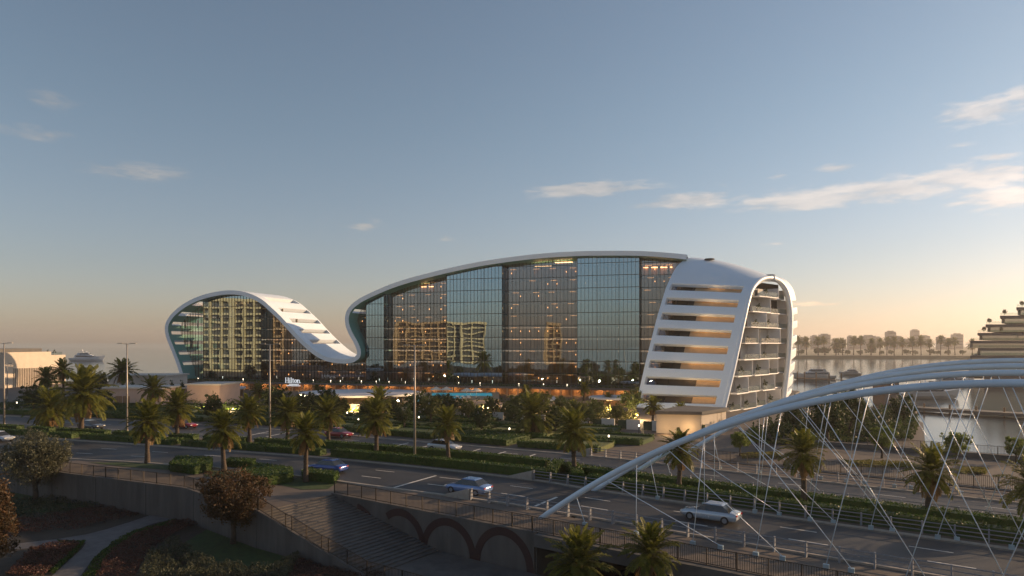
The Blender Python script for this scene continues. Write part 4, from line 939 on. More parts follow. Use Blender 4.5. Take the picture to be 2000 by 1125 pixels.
tree(at(68, 982, 17 * F / (982 - HY)), tree_meshes(7.6, 6.6, 1.2, 17000, .26, oliveleaf, 21, .38), 'large grey-green olive tree in the sunken garden', 'olive_tree')
tree(at(455, 1062, 17 * F / (1062 - HY)), tree_meshes(6.3, 5.2, 1.5, 15000, .22, redleaf, 22, .45), 'tree with rusty red young leaves in the sunken garden', 'red_leaved_tree')
tree(at(-48, 1120, 17 * F / (1120 - HY)), tree_meshes(5.6, 7.8, .8, 15000, .24, redleaf, 23, .45), 'red-leaved tree cut off by the picture edge', 'red_leaved_tree')
DT = [tree_meshes(5.2, 5.0, 1.0, 4200, .34, treeleaf, s) for s in (31, 32, 33)]
BT = [tree_meshes(4.6, 4.0, 1.3, 4200, .30, brightleaf, s) for s in (41, 42)]
for k, (px, py, w, lab) in enumerate([(105, 818, 40, 'dark bushy tree beside the low palm'), (65, 805, 50, 'dark bushy tree in front of the cream hall'), (200, 805, 42, 'round dark tree behind the tallest palm'), (195, 770, 36, 'round tree behind the tallest palm, nearer the sea'),
        (415, 822, 48, 'dark round tree in front of the pink pavilion'), (275, 790, 30, 'small dark tree before the pink house'), (640, 815, 50, 'dark round tree before the oval pavilion'), (790, 838, 46, 'dark round tree beside the fourth lamp post'),
        (860, 815, 44, 'dark round tree behind the slim median palm'), (940, 850, 50, 'large dark tree among the lawn plots'), (1005, 835, 40, 'rounded tree left of the broad garden palm'), (1085, 850, 54, 'large green tree beside the broad garden palm'), (1150, 835, 34, 'dark tree behind the bridge-end palm'),
        (530, 800, 44, 'dark tree behind the third lamp post'), (1615, 868, 90, 'big dark tree on the lagoon headland'), (1660, 850, 80, 'dark tree beside the brown block on the headland'), (1765, 835, 60, 'dark tree at the tip of the headland'), (1550, 845, 52, 'dark tree behind the bright trees'), (265, 762, 26, 'dark bush on the seaward bank')]):
    d = H * F / (py - HY); tree(gnd(px, py), DT[k % 3], lab, 'broadleaf_tree', w * d / F / 5.2, k * 1.3, group='dark garden trees')
for k, (px, py, w, lab) in enumerate([(1445, 890, 44, 'bright green round tree nearest the white wing'), (1478, 878, 38, 'bright green round tree behind its twin by the white wing'), (1574, 890, 44, 'bright green round tree behind the middle bridge palm'), (1722, 895, 56, 'bright green round tree by the lagoon headland'), (1868, 905, 58, 'bright green round tree against the lagoon water'), (1985, 905, 46, 'bright green round tree at the picture edge')]):
    d = H * F / (py - HY); tree(gnd(px, py), BT[k % 2], lab, 'round_tree', w * d / F / 4.6, k * 1.7, group='bright promenade trees')
# a row of small ornamental trees in front of the terraces
OT = [tree_meshes(4.4, 3.8, 1.0, 3200, .30, leafmat('ornamental_leaf_%d' % k, *c, .4), 70 + k) for k, c in enumerate((((.034, .056, .014), (.130, .135, .034)), ((.026, .048, .012), (.085, .110, .026))))]
for k, px in enumerate((488, 540, 585, 612, 668, 720, 765, 812, 842, 880, 915, 962, 990, 1015, 1058, 1098, 1132, 1165, 1205, 1232)):
    py = 806 + (k * 7) % 19 + px * .008; d = H * F / (py - HY)
    tree(gnd(px, py), OT[k % 2], '%s small tree from the left in the row before the hotel terrace' % ORD[k], 'ornamental_tree', (.75 + .09 * ((k * 5) % 6)), k * 2.1, group='small trees before the terrace')
# cypress columns
cyp = tree_meshes(1.5, 6.0, .2, 1600, .3, treeleaf, 51)
for px, py, lab in ((1553, 835, 'thin dark cypress beside the wing'), (1563, 832, 'second thin cypress beside the wing'), (259, 788, 'slim cypress before the pink house door'), (336, 790, 'slim cypress at the pink house corner'), (356, 790, 'slim cypress between pink house and pavilion')):
    tree(gnd(px, py), cyp, lab, 'cypress_tree', .95, group='cypresses')
# ground cover, nobody could count it
def cover(name, pts, z, h, n, leaf, m, label, asp=.6):
    g = np.random.default_rng(n + len(pts)); poly = pxpoly(pts, z); P = samp(poly, n, g); nb = max(4, n // 60); B_ = samp(poly, nb, g); 
    hh = np.zeros(n)
    for bx in B_: hh = np.maximum(hh, np.exp(-((P - bx) ** 2).sum(1) / .35))
    C = np.c_[P, z + h * (.15 + .85 * hh) * g.uniform(.2, 1, n) ** .5]; V, Q = leafquads(C, leaf, g, asp, .6); return link(name, npmesh(name, V, Q, [m]), None, label, 'planting', None, 'stuff')
cover('ground_cover', [(-60, 1022), (60, 1014), (150, 1000), (250, 985), (285, 990), (290, 1000), (215, 1022), (160, 1033), (40, 1046), (-60, 1055)], -3, .55, 9000, .14, flowerm, 'dull red flower bed along the wall side of the path')
cover('ground_cover', [(60, 1076), (140, 1062), (155, 1068), (120, 1098), (85, 1130), (10, 1130)], -3, .5, 7000, .13, flowerm, 'bright red flower bed in the fork of the path')
cover('ground_cover', [(265, 1047), (345, 1022), (400, 1022), (330, 1052), (285, 1085), (262, 1135), (185, 1135), (210, 1085)], -3, .55, 9000, .13, flowerm, 'red flower bed on the outer bend of the path')
cover('ground_cover', [(560, 1120), (600, 1080), (660, 1090), (760, 1130), (560, 1140)], -3, .5, 5000, .13, flowerm, 'reddish flower bed below the stair wall')
cover('shrubbery', [(290, 1095), (340, 1060), (400, 1105), (520, 1122), (590, 1090), (560, 1140), (270, 1140)], -3, 1.0, 9000, .24, shrubm, 'feathery grey-green shrubs at the bottom edge of the garden', .3)
cover('shrubbery', [(-60, 985), (60, 980), (180, 972), (250, 975), (240, 988), (100, 1010), (-60, 1018)], -3, .8, 8000, .2, shrubm, 'dark shrubs behind the olive tree along the wall', .4)
cover('shrubbery', [(500, 1020), (600, 1000), (680, 1080), (640, 1105), (580, 1060)], -3, 1.1, 7000, .22, shrubm, 'dark shrubs at the foot of the stair wall', .4)
cover('grass', [(110, 1058), (150, 1060), (168, 1058), (150, 1080), (105, 1122), (90, 1118), (130, 1090), (142, 1068)], -3, .22, 2500, .14, hedgem, 'low green edging beside the path fork')
cover('grass', [(222, 1058), (262, 1038), (340, 1016), (345, 1022), (270, 1047), (215, 1082), (185, 1130), (160, 1130), (182, 1094)], -3, .22, 3500, .14, hedgem, 'low green edging along the outer bend of the path')
cover('hotel_shrubbery', [(470, 812), (700, 812), (900, 822), (1240, 830), (1250, 812), (1180, 800), (1000, 795), (800, 795), (600, 790), (480, 795)], 0, 2.4, 26000, .42, leafmat('garden_leaf', (.028, .040, .014), (.12, .115, .035), .35), 'mixed shrubs filling the hotel grounds before the terraces')
cover('hotel_shrubbery', [(0, 800), (200, 800), (440, 800), (470, 790), (380, 782), (200, 785), (0, 788)], 0, 2.0, 9000, .42, treeleaf, 'dark shrubs around the low pink houses')
cover('headland_shrubbery', [(1440, 872), (1600, 868), (1780, 862), (1795, 835), (1740, 812), (1620, 815), (1500, 840)], 0, 2.6, 16000, .5, treeleaf, 'dark shrubs covering the lagoon headland')
for pts, lab in (([(1640, 900), (1780, 905), (1790, 915), (1660, 912)], 'dry grass strip on the promenade behind the middle palm'), ([(1880, 915), (1930, 918), (1925, 928), (1870, 924)], 'dry grass strip on the promenade by the lagoon railing'), ([(1445, 888), (1520, 885), (1530, 897), (1450, 896)], 'dry grass strip at the promenade start')):
    cover('grass', pts, 0, .3, 3500, .2, leafmat('dry_grass_%d' % len(bpy.data.materials), (.09, .10, .02), (.24, .21, .06), .4), lab)
# planter along the hotel terrace
g = np.random.default_rng(5); n_ = 9000; C = np.c_[g.uniform(UL + 1, UR, n_), g.uniform(-4.1, -3.3, n_), DZ + g.uniform(0, .55, n_) * (1 + .5 * np.sin(np.arange(n_)))]
C = np.array([fpt(*c) for c in C]); V, Q = leafquads(C, .3, g, .6); pl = link('planter_hedge', npmesh('planter_hedge', V - np.array(hotel.location), Q, [hedgem]), hotel); pl['kind'] = 'stuff'
# potted plants on the balconies
pot_me = MB().tube([(0, 0, 0), (0, 0, .4)], [.18, .24], 10).mesh('pot', plaster)
g = np.random.default_rng(8); C = crown_pts([(0, 0, 1.0, .5, .5, .5), (.2, .1, 1.4, .35, .35, .4)], 160, g); V, Q = leafquads(C, .34, g, .4, .5); potleaf = npmesh('foliage', V, Q, [treeleaf])
fn = ['bottom', 'second', 'third', 'fourth', 'fifth', 'sixth', 'seventh', 'top']; cn = ['first', 'second', 'third', 'fourth']
for x_, y_, z_, k, j in BALS:
    if (k * 3 + j) % 5 == 4: continue
    t = thing('potted_plant', (x_, y_, z_), 'potted plant on the %s-floor end balcony, %s from the leaning wall' % (fn[k], cn[min(j, 3)]), 'plant', 'balcony plants', k + j); t.scale = (1.1, 1.1, .8 + .12 * ((k + j) % 4)); link('pot', pot_me, t); link('foliage', potleaf, t)
# ------------------------------------------------------------------ street furniture
def lamp_post(px, top, base, label, arms=True, h=None):
    d = H * F / (base - HY); b = gnd(px, base); h = H - (top - HY) * d / F
    t = thing('lamp_post', b, label, 'lamp post', 'tall street lamps'); gm = mat('lamp_metal', (.36, .32, .28), .5, metal=.3)
    MB().tube([(b[0], b[1], 0), (b[0], b[1], .9)], [.22, .20], 12).build('base', gm, t)
    MB().tube([(b[0], b[1], .9), (b[0], b[1], h)], [.15, .08], 12).build('pole', gm, t, smooth=True)
    for s in ((-1, 1) if arms else (1,)):
        MB().beam((b[0], b[1], h - .1), (b[0] + s * .9, b[1], h + .02), .07, .07).build('arm', gm, t)
        MB().box((b[0] + s * 1.0, b[1], h + .02), (.75, .32, .10)).build('lamp_head', gm, t)
lamp_post(8, 670, 838, 'tall street lamp at the left picture edge before the cream hall'); lamp_post(248, 671, 851, 'tall double-headed street lamp in front of the pink house')
lamp_post(527, 672, 867, 'tall double-headed street lamp in front of the glass wave'); lamp_post(810, 674, 902, 'tall double-headed street lamp in the median, nearest of the row')
lamp_post(14, 710, 781, 'short single street lamp before the cream hall wall', False)
bm_ = MB().tube([(0, 0, 0), (0, 0, 1.35)], .05, 8).mesh('post', blackm); lh = MB().tube([(0, 0, 1.35), (0, 0, 1.6)], .09, 8).mesh('lamp', lampd)
for k, (px, py, lab) in enumerate([(995, 857, 'black garden lamp among the lawn plots before the broad palm'), (1189, 873, 'black garden lamp on the lawn next to the bridge'), (1248, 850, 'black garden lamp near the white wing'), (818, 832, 'black garden lamp behind the fourth street lamp'), (33, 800, 'black garden lamp before the cream hall'), (678, 822, 'black garden lamp before the oval pavilion'), (700, 836, 'black garden lamp behind the broad median palm')]):
    t = thing('garden_lamp', gnd(px, py), lab, 'lamp', 'garden lamps'); link('post', bm_, t); link('lamp', lh, t)
# ------------------------------------------------------------------ cars (standing still)
def car(px, py, P, colour, label, rev=False):
    c = gnd(px, py)[:2]; i = int(np.argmin(np.linalg.norm(P - c, axis=1))); T_ = P[min(i + 2, len(P) - 1)] - P[max(i - 2, 0)]; rz = math.atan2(T_[1], T_[0]) + (math.pi if rev else 0)
    t = thing('car', (c[0], c[1], .012), label, 'car', 'cars on the boulevard', rz)
    pm = mat('car_paint_%02x%02x%02x' % tuple(int(x * 255) for x in colour), colour, .25, metal=.3, coat=.8, var=.03)
    st = [(-2.25, .45, .72, .70), (-2.15, .30, .88, .82), (-1.6, .24, .95, .88), (-.9, .22, .94, .90), (0, .22, .93, .90), (.8, .22, .90, .90), (1.5, .25, .82, .87), (2.05, .32, .70, .80), (2.25, .42, .58, .66)]
    G_ = []
    for x_, z0, z1, w in st:
        G_.append([(x_, -w * .9, z0), (x_, -w, z0 + .15), (x_, -w, z0 + (z1 - z0) * .6), (x_, -w * .93, z1 - .04), (x_, -w * .7, z1), (x_, 0, z1 + .02), (x_, w * .7, z1), (x_, w * .93, z1 - .04), (x_, w, z0 + (z1 - z0) * .6), (x_, w, z0 + .15), (x_, w * .9, z0), (x_, 0, z0 - .02), (x_, -w * .9, z0)])
    b = MB().grid(G_); b.f += [tuple(range(12))[::-1], tuple(range(8 * 13, 8 * 13 + 12))]
    link('body', b.mesh('body', pm, smooth=True), t)
    def cab(z0, z1, f0, f1, r0, r1, w0, w1): return MB().add([(r0, -w0, z0), (f0, -w0, z0), (f0, w0, z0), (r0, w0, z0), (r1, -w1, z1), (f1, -w1, z1), (f1, w1, z1), (r1, w1, z1)], [(0, 3, 2, 1), (4, 5, 6, 7), (0, 1, 5, 4), (1, 2, 6, 5), (2, 3, 7, 6), (3, 0, 4, 7)])
    o = link('cabin_glass', cab(.90, 1.36, 1.05, .35, -1.75, -1.15, .80, .62).mesh('cabin_glass', darkglass), t)
    o = link('roof', cab(1.362, 1.44, .38, .22, -1.2, -1.0, .64, .54).mesh('roof', pm), t); bevel(o, .04)
    for x_ in (-1.38, 1.38):
        for y_ in (-.80, .80):
            w = MB().tube([(x_, y_ - .11, .32), (x_, y_ + .11, .32)], .32, 16); wh = link('wheel', w.mesh('wheel', mat('tyre', (.02, .02, .02), .9)), t)
            link('rim', MB().tube([(x_, y_ * 1.0 - .125, .32), (x_, y_ + .125, .32)], .19, 12).mesh('rim', barrm), wh)
    for y_ in (-.58, .58):
        link('headlight', MB().box((2.17, y_, .60), (.12, .32, .12)).mesh('headlight', mat('lens', (.7, .7, .68), .1)), t); link('tail_light', MB().box((-2.21, y_, .74), (.10, .30, .12)).mesh('tail_light', mat('tail_lens', (.35, .02, .02), .2)), t)
    return t
car(640, 922, M1, (.03, .07, .28), 'dark blue car on the near road behind the nearest verge palm', True)
car(915, 963, M1, (.16, .26, .50), 'pale blue car in the near road beside the barrier end block', True)
car(1388, 1016, M1, (.42, .48, .56), 'silver car on the bridge carriageway behind the hangers', True)
car(360, 836, E2, (.34, .02, .03), 'red car on the far road behind the median palm')
car(662, 854, E2, (.30, .02, .03), 'second red car on the far road before the oval pavilion')
car(868, 880, E2, (.55, .57, .60), 'white car on the far road between two median palms')
car(-2, 862, M1, (.50, .54, .60), 'silver car on the near road cut by the left picture edge')
car(178, 838, E2, (.10, .11, .13), 'dark car on the far road behind the tallest palm')

# ------------------------------------------------------------------ pavilions, pool and low houses in front of the hotel
def disc(c, rx, ry, z0, z1, n=56, rz=0.0, k=1.0): return [(c[0] + (rx * math.cos(a) * math.cos(rz) - ry * math.sin(a) * math.sin(rz)) * k, c[1] + (rx * math.cos(a) * math.sin(rz) + ry * math.sin(a) * math.cos(rz)) * k) for a in np.linspace(0, 2 * math.pi, n, endpoint=False)]
pavroof = mat('pavilion_roof', (.62, .60, .62), .5, var=.05, scale=.3)
def pavilion(px0, px1, yt, yb, d, label, lights=4):
    cx = (px0 + px1) / 2; z = H - ((yt + yb) / 2 - HY) * d / F; c = at(cx, (yt + yb) / 2, d); rx = (px1 - px0) / 2 * d / F
    ry = min(rx * .75, 11.0); t = thing('pavilion', (c[0], c[1], 0), label, 'pavilion')
    ro = MB().prism(disc(c, rx, ry, 0, 0), z - .35, z + .15).build('roof', pavroof, t); bevel(ro, .15, 3)
    n = 44; ring_ = disc(c, rx * .90, ry * .88, 0, 0, n)
    for i in range(n):
        a, b = ring_[i], ring_[(i + 1) % n]; MB().add([(*a, .05), (*b, .05), (*b, z - .36), (*a, z - .36)], [(0, 1, 2, 3)]).build('pane', glass_c, t)
        MB().tube([(*a, 0), (*a, z - .36)], .07, 6).build('post', mat('bronze', (.16, .10, .06), .5, metal=.3), t)
    MB().prism(disc(c, rx * .45, ry * .45, 0, 0, 24), .02, z - .37).build('core', tanw, t)
    for i in range(lights):
        a = i * 2 * math.pi / lights + .4; p = (c[0] + rx * .68 * math.cos(a), c[1] + ry * .68 * math.sin(a)); MB().prism([(p[0] + .9 * math.cos(q), p[1] + .9 * math.sin(q)) for q in np.linspace(0, 6.28, 10, endpoint=False)], z - .50, z - .42).build('ceiling_light', lampc, t)
    return t
pavilion(586, 822, 757, 777, 150, 'large oval pavilion with a flat pale roof and glass walls', 8)
pavilion(1150, 1262, 765, 786, 152, 'round-roofed pavilion beside the leaning white wing', 5)
pavilion(362, 478, 752, 762, 178, 'small flat round pavilion under the glass wave', 4)
pool = thing('swimming_pool', gnd(880, 776), 'lit turquoise swimming pool on the hotel terrace', 'pool')
for q in ([(845, 768), (960, 768), (962, 773), (842, 773)], [(812, 781), (850, 780), (888, 784), (850, 787), (815, 786)], [(880, 775.5), (905, 775), (906, 777.5), (880, 778)]):
    MB().prism([tuple(gnd(a, b, 1.0)[:2]) for a, b in q], .6, 1.05).build('basin', poolm, pool)
terr = MB().prism([tuple(gnd(a, b, .98)[:2]) for a, b in [(800, 792), (975, 792), (975, 766), (800, 766)]], 0, .98).build('pool_terrace', tanw, kind='structure')
um = MB().tube([(0, 0, 0), (0, 0, 2.3)], .04, 6).mesh('pole', plaster); uc = MB().tube([(0, 0, 2.0), (0, 0, 2.05), (0, 0, 2.75)], [1.5, 1.5, .05], 8).mesh('canopy', mat('canvas', (.6, .56, .5), .9))
lo = MB().box((0, 0, .3), (.65, 1.3, .08)).box((0, .95, .52), (.65, .75, .08), 0, .6).mesh('mattress', mat('lounger_cloth', (.7, .66, .6), .9)); lf = MB().box((0, 0, .15), (.6, 1.2, .2)).mesh('frame', walnut)
for k, (px, py) in enumerate(((852, 778), (872, 778), (912, 781), (930, 781))):
    t = thing('parasol', gnd(px, py, 1.0), ['parasol nearest the oval pavilion beside the pool', 'second parasol beside the pool', 'third parasol beside the pool', 'parasol farthest from the oval pavilion beside the pool'][k], 'parasol', 'pool parasols'); link('pole', um, t); link('canopy', uc, t)
for k, px in enumerate((822, 834, 846, 858, 895, 906, 917)):
    t = thing('sun_lounger', gnd(px, 779.5, 1.0), '%s white sun lounger along the pool, counted from the oval pavilion' % ORD[k], 'sun lounger', 'pool loungers', .3); link('mattress', lo, t); link('frame', lf, t)
# shade sails
sail = mat('sail_cloth', (.62, .56, .52), .9, var=.06)
for pts, lab in (([(800, 800), (842, 782), (838, 796), (806, 812)], 'white sloping canopy sail beside the fourth lamp post'), ([(1066, 792), (1095, 788), (1080, 806), (1060, 804)], 'white square sail among the palms'), ([(976, 790), (996, 803), (984, 806)], 'small triangular sail left of the garden palm'), ([(1066, 782), (1082, 774), (1090, 784)], 'pointed pink sail behind the garden palm'), ([(1168, 815), (1210, 826), (1205, 834), (1172, 832)], 'red sloping canopy near the wing pavilion')):
    d0 = 132; V_ = [at(px, py, d0 + (k % 2) * 4) for k, (px, py) in enumerate(pts)]; t = thing('shade_sail', V_[0] * np.array([1, 1, 0]), lab, 'shade sail', 'shade sails')
    o = MB().add(V_, [tuple(range(len(V_)))]).build('cloth', mat('red_sail', (.42, .12, .08), .9) if 'red' in lab else sail, t); md = o.modifiers.new('s', 'SOLIDIFY'); md.thickness = .05
    for p in V_[:3]: MB().tube([(p[0], p[1], 0), tuple(p)], .06, 6).build('mast', tanw, t)
# stone terrace with arches in front of the pool
ta = thing('terrace_arcade', gnd(945, 812), 'low terracotta arcade below the pool terrace', 'arcade'); 
for k in range(6):
    p = at(915 + k * 13, 785, 135); MB().box((p[0], p[1], 1.1), (.5, .6, 2.2)).build('pier', pinkw, ta)
    if k < 5:
        q = at(915 + k * 13 + 13, 785, 135); g_ = [[(p[0] + (q[0] - p[0]) * (.5 - .5 * math.cos(a)), p[1] + dy, 1.2 + .8 * math.sin(a)), (p[0] + (q[0] - p[0]) * (.5 - .5 * math.cos(a)), p[1] + dy, 2.5)] [::1] for dy in (-.28,) for a in np.linspace(0, math.pi, 10)]
        o = MB().grid(g_).build('spandrel', pinkw, ta); md = o.modifiers.new('s', 'SOLIDIFY'); md.thickness = .5
# bright base block under the wing
wb = thing('entrance_block', gnd(1330, 838), 'cream lit block with brown doors under the leaning white wing', 'building')
MB().prism([tuple(gnd(a, b)[:2]) for a, b in ((1282, 846), (1370, 848), (1418, 838), (1330, 834))], 0, 3.0).build('wall', cream, wb); MB().prism([tuple(gnd(a, b)[:2]) for a, b in ((1280, 847), (1371, 849), (1424, 838), (1330, 832))], 3.002, 3.5).build('roof', darkcon, wb)  # dark roof colour stands in for the shade beneath the wing
for k, px in enumerate((1374, 1382, 1390, 1398, 1406)): p = gnd(px, 847 - (px - 1370) * .2); MB().box((p[0], p[1] - .1, 1.6), (.35, .25, 3.0), .5).build('brown_fin', walnut, wb)
for px in (1300, 1345):
    p = gnd(px, 849); l_ = bpy.data.lights.new('wall_washer', 'POINT'); l_.energy = 130; l_.color = (1, .62, .28); l_.shadow_soft_size = .2; o = link('wall_washer', l_, wb); o.location = tuple(p + np.array([0, -.6, 1.0]) - np.array(wb.location))
# warm lamps that light the planting (the glowing garden lamps of the photograph)
gl_me = MB().tube([(0, 0, 0), (0, 0, .8)], .05, 6).mesh('stake', blackm); gb_me = MB().box((0, 0, .85), (.12, .12, .12)).mesh('lamp', lampg)
for k, (px, py, e, lab) in enumerate([(415, 802, 180, 'warm garden light under the floodlit palm by the little pavilion'), (455, 806, 140, 'warm garden light under the smallest floodlit palm'), (1028, 806, 200, 'warm garden light before the dark terrace planting'), (1120, 815, 200, 'warm garden light by the canopy sails'), (1188, 812, 180, 'warm garden light before the wing pavilion'), (690, 808, 200, 'warm garden light before the oval pavilion'), (840, 800, 180, 'warm garden light beside the pool'), (950, 808, 200, 'warm garden light by the terracotta arcade'), (575, 800, 180, 'warm garden light under the hotel sign'), (1245, 820, 160, 'warm garden light at the wing foot')]):
    b = gnd(px, py); t = thing('garden_light', b, lab, 'light', 'warm garden lights'); link('stake', gl_me, t); link('lamp', gb_me, t)
    l_ = bpy.data.lights.new('bulb', 'POINT'); l_.energy = e * 11; l_.color = (1, .66, .30); l_.shadow_soft_size = .25; o = link('bulb', l_, t); o.location = (0, -.5, 1.2)
# low pink houses
def house(px0, px1, yb, d, h, dep, m, label, doors=(), roofm=None):
    a, b = at(px0, yb, d), at(px1, yb, d); t = thing('low_house', (a[0], a[1], 0), label, 'house', 'low pink houses')
    MB().prism([(a[0], a[1]), (b[0], b[1] - (b[0] - a[0]) * .12), (b[0] + 1, b[1] + dep), (a[0] + 1, a[1] + dep)], 0, h).build('wall', m, t)
    MB().prism([(a[0] - .4, a[1] - .4), (b[0] + .4, b[1] - (b[0] - a[0]) * .12 - .4), (b[0] + 1.4, b[1] + dep + .4), (a[0] + .6, a[1] + dep + .4)], h + .002, h + .35).build('roof', roofm or plaster, t)
    for px in doors:
        p = at(px, yb, d); f_ = (p[0] - a[0]) / (b[0] - a[0]); MB().box((p[0], a[1] - (b[0] - a[0]) * .12 * f_ - .03, 1.2), (1.5, .12, 2.4), -.12).build('door', walnut, t)
house(205, 322, 795, 150, 4.0, 9, pinkw, 'long low pink house with two brown doors behind palms', (234, 250))
house(365, 432, 790, 152, 4.6, 8, pinkw, 'tall pink cube house beside the small round pavilion', (420,))
house(316, 366, 795, 156, 3.6, 7, pinkw, 'narrow pink house between the two larger ones', (330,))
house(212, 330, 770, 178, 5.4, 8, plaster, 'long grey-white shed with a sloping parapet near the sea', ())
# cream hall with slats
hall = thing('cream_hall', (-157, 212, 0), 'large cream hall with vertical slats at the left picture edge', 'hall')
hx = -157.0; hy = 211.0
MB().prism([(hx - 70, hy), (hx, hy), (hx, hy + 21.5), (hx - 70, hy + 21.5)], 0, 11.1).build('wall', cream, hall)
MB().prism([(hx - 70, hy + 21.5), (hx, hy + 21.5), (hx, hy + 29), (hx - 70, hy + 29)], 0, 9.9).build('annex_wall', cream, hall)
MB().prism([(hx - 70, hy + 1), (hx - 2.8, hy + 1), (hx - 2.8, hy + 21), (hx - 70, hy + 21)], 11.12, 12.2).build('roof', darkcon, hall)
for k in range(32): MB().box((hx + .16, hy + 4 + k * .78, 3.0), (.30, .15, 6.0 - .02 * k)).build('slat', cream, hall)
MB().prism([(hx - 1, hy + 22), (hx - .9, hy + 22), (hx - .9, hy + 28.5), (hx - 1, hy + 28.5)], 9.92, 10.9).build('roof_rail', glass_rail, hall)
for k, y_ in enumerate((hy + 22.6, hy + 26)):
    t = thing('potted_plant', (hx - 2, y_, 9.9), 'small roof plant %s on the annex of the cream hall' % ('nearer the parapet' if k == 0 else 'nearer the sea'), 'plant'); link('pot', pot_me, t); link('foliage', potleaf, t)
# ------------------------------------------------------------------ boats
def yacht(px, py, wpx, label, rz=0.0, rev=False, tint=(.55, .58, .62)):
    d = (H - WZ) * F / (py - HY); c = at(px, py, d); L_ = wpx * d / F; s = L_ / 30.0; t = thing('yacht', (c[0], c[1], WZ), label, 'yacht', 'moored yachts', rz + (math.pi if rev else 0)); t.scale = (s, s, s)
    hm = mat('hull_%d' % int(tint[0] * 100), tint, .3, var=.03)
    st = [(-14.5, 2.6, .2, 2.6), (-10, 3.1, -.4, 2.7), (-2, 3.3, -.5, 3.0), (6, 2.9, -.5, 3.6), (11, 1.7, -.4, 4.2), (14, .5, .6, 4.6), (15.2, .06, 3.6, 4.8)]
    G_ = [[(x_, -w, zt), (x_, -w * .92, (z0 + zt) / 2), (x_, -w * .35, z0), (x_, w * .35, z0), (x_, w * .92, (z0 + zt) / 2), (x_, w, zt), (x_, 0, zt + .1), (x_, -w, zt)] for x_, w, z0, zt in st]
    b = MB().grid(G_); b.f += [tuple(range(7))[::-1]]; link('hull', b.mesh('hull', hm, smooth=False), t)
    def tier(x0, x1, x2, x3, w, z0, z1): return MB().add([(x0, -w, z0), (x1, -w * .8, z0), (x1, w * .8, z0), (x0, w, z0), (x2, -w * .85, z1), (x3, -w * .6, z1), (x3, w * .6, z1), (x2, w * .85, z1)], [(0, 3, 2, 1), (4, 5, 6, 7), (0, 1, 5, 4), (1, 2, 6, 5), (2, 3, 7, 6), (3, 0, 4, 7)])
    link('saloon', tier(-10, 8, -9, 5, 2.7, 3.0, 5.2).mesh('saloon', hm), t); link('window_band', tier(-8.5, 7.4, -8, 5.9, 2.62, 3.6, 4.7).mesh('window_band', darkglass), t).scale = (1.0, 1.045, 1)
    link('upper_deck', tier(-8, 3.5, -7, 1.5, 2.2, 5.4, 7.2).mesh('upper_deck', hm), t); link('bridge_window', tier(-5.5, 3.1, -5, 2.2, 2.12, 5.9, 6.8).mesh('bridge_window', darkglass), t).scale = (1, 1.06, 1)
    link('deck_overhang', MB().box((-5.5, 0, 5.3), (11, 5.2, .16)).mesh('deck_overhang', hm), t); link('hardtop', MB().box((-3.0, 0, 8.4), (5.5, 3.6, .18)).mesh('hardtop', hm), t)
    link('mast', MB().tube([(-3.5, 0, 7.2), (-4.0, 0, 10.6)], [.35, .1], 8).box((-3.8, 0, 9.6), (.3, 2.0, .2)).mesh('mast', hm), t)
yacht(170, 705, 66, 'white motor yacht out at sea beyond the cream hall', .06)
yacht(1590, 741, 86, 'long white yacht moored behind the white wing', .1, True, (.60, .54, .48)); yacht(1660, 733, 48, 'smaller yacht behind the arches, next to the long white one', .2, True, (.58, .52, .46))
yacht(1812, 778, 118, 'pale yacht lying below the arches in the lagoon', -.06, False, (.58, .50, .44)); yacht(1860, 752, 90, 'yacht moored in front of the terraced building', .1, False, (.56, .48, .42))
# ------------------------------------------------------------------ lagoon side
def wat(px, py, z=WZ): return gnd(px, py, z)
jt = thing('pontoon', wat(1870, 806), 'long dark floating pontoon across the lagoon', 'pontoon'); a, b = wat(1742, 800), wat(2100, 822)
MB().beam(a + [0, 0, .7], b + [0, 0, .7], 5, .8).build('deck', darkcon, jt)
for f_ in np.linspace(.05, .95, 7): p = a + (b - a) * f_; MB().tube([(p[0], p[1], WZ - .5), (p[0], p[1], WZ + 2.2)], .25, 8).build('pile', walnut, jt)
bk = thing('brown_block', gnd(1730, 800), 'square brown concrete block with a curved balcony on the headland', 'building'); p = at(1730, 800, 150)
MB().box((p[0], p[1], 1.0), (3.6, 3.6, 9.5), .2).build('tower', mat('brown_concrete', (.24, .17, .13), .9), bk); MB().prism(disc(p, 6.5, 4.5, 0, 0, 24), -1.2, -.4).build('balcony', concrete, bk)
pf = [tuple(disc(p, 6.3, 4.3, 0, 0, 24)[i]) for i in range(24)]
for i in range(24): MB().beam((*pf[i], .6), (*pf[(i + 1) % 24], .6), .05, .05).build('rail', pick, bk)
mo = thing('mooring_pier', wat(1600, 747), 'thin timber mooring pier behind the white wing', 'pier'); a, b = wat(1552, 742), wat(1668, 748); MB().beam(a + [0, 0, 1.0], b + [0, 0, 1.0], 2, .4).build('deck', walnut, mo)
for f_ in (.05, .18, .38, .6, .8): p = a + (b - a) * f_; MB().tube([(p[0], p[1], WZ - .5), (p[0], p[1], WZ + 4.2)], .3, 8).build('pile', walnut, mo)
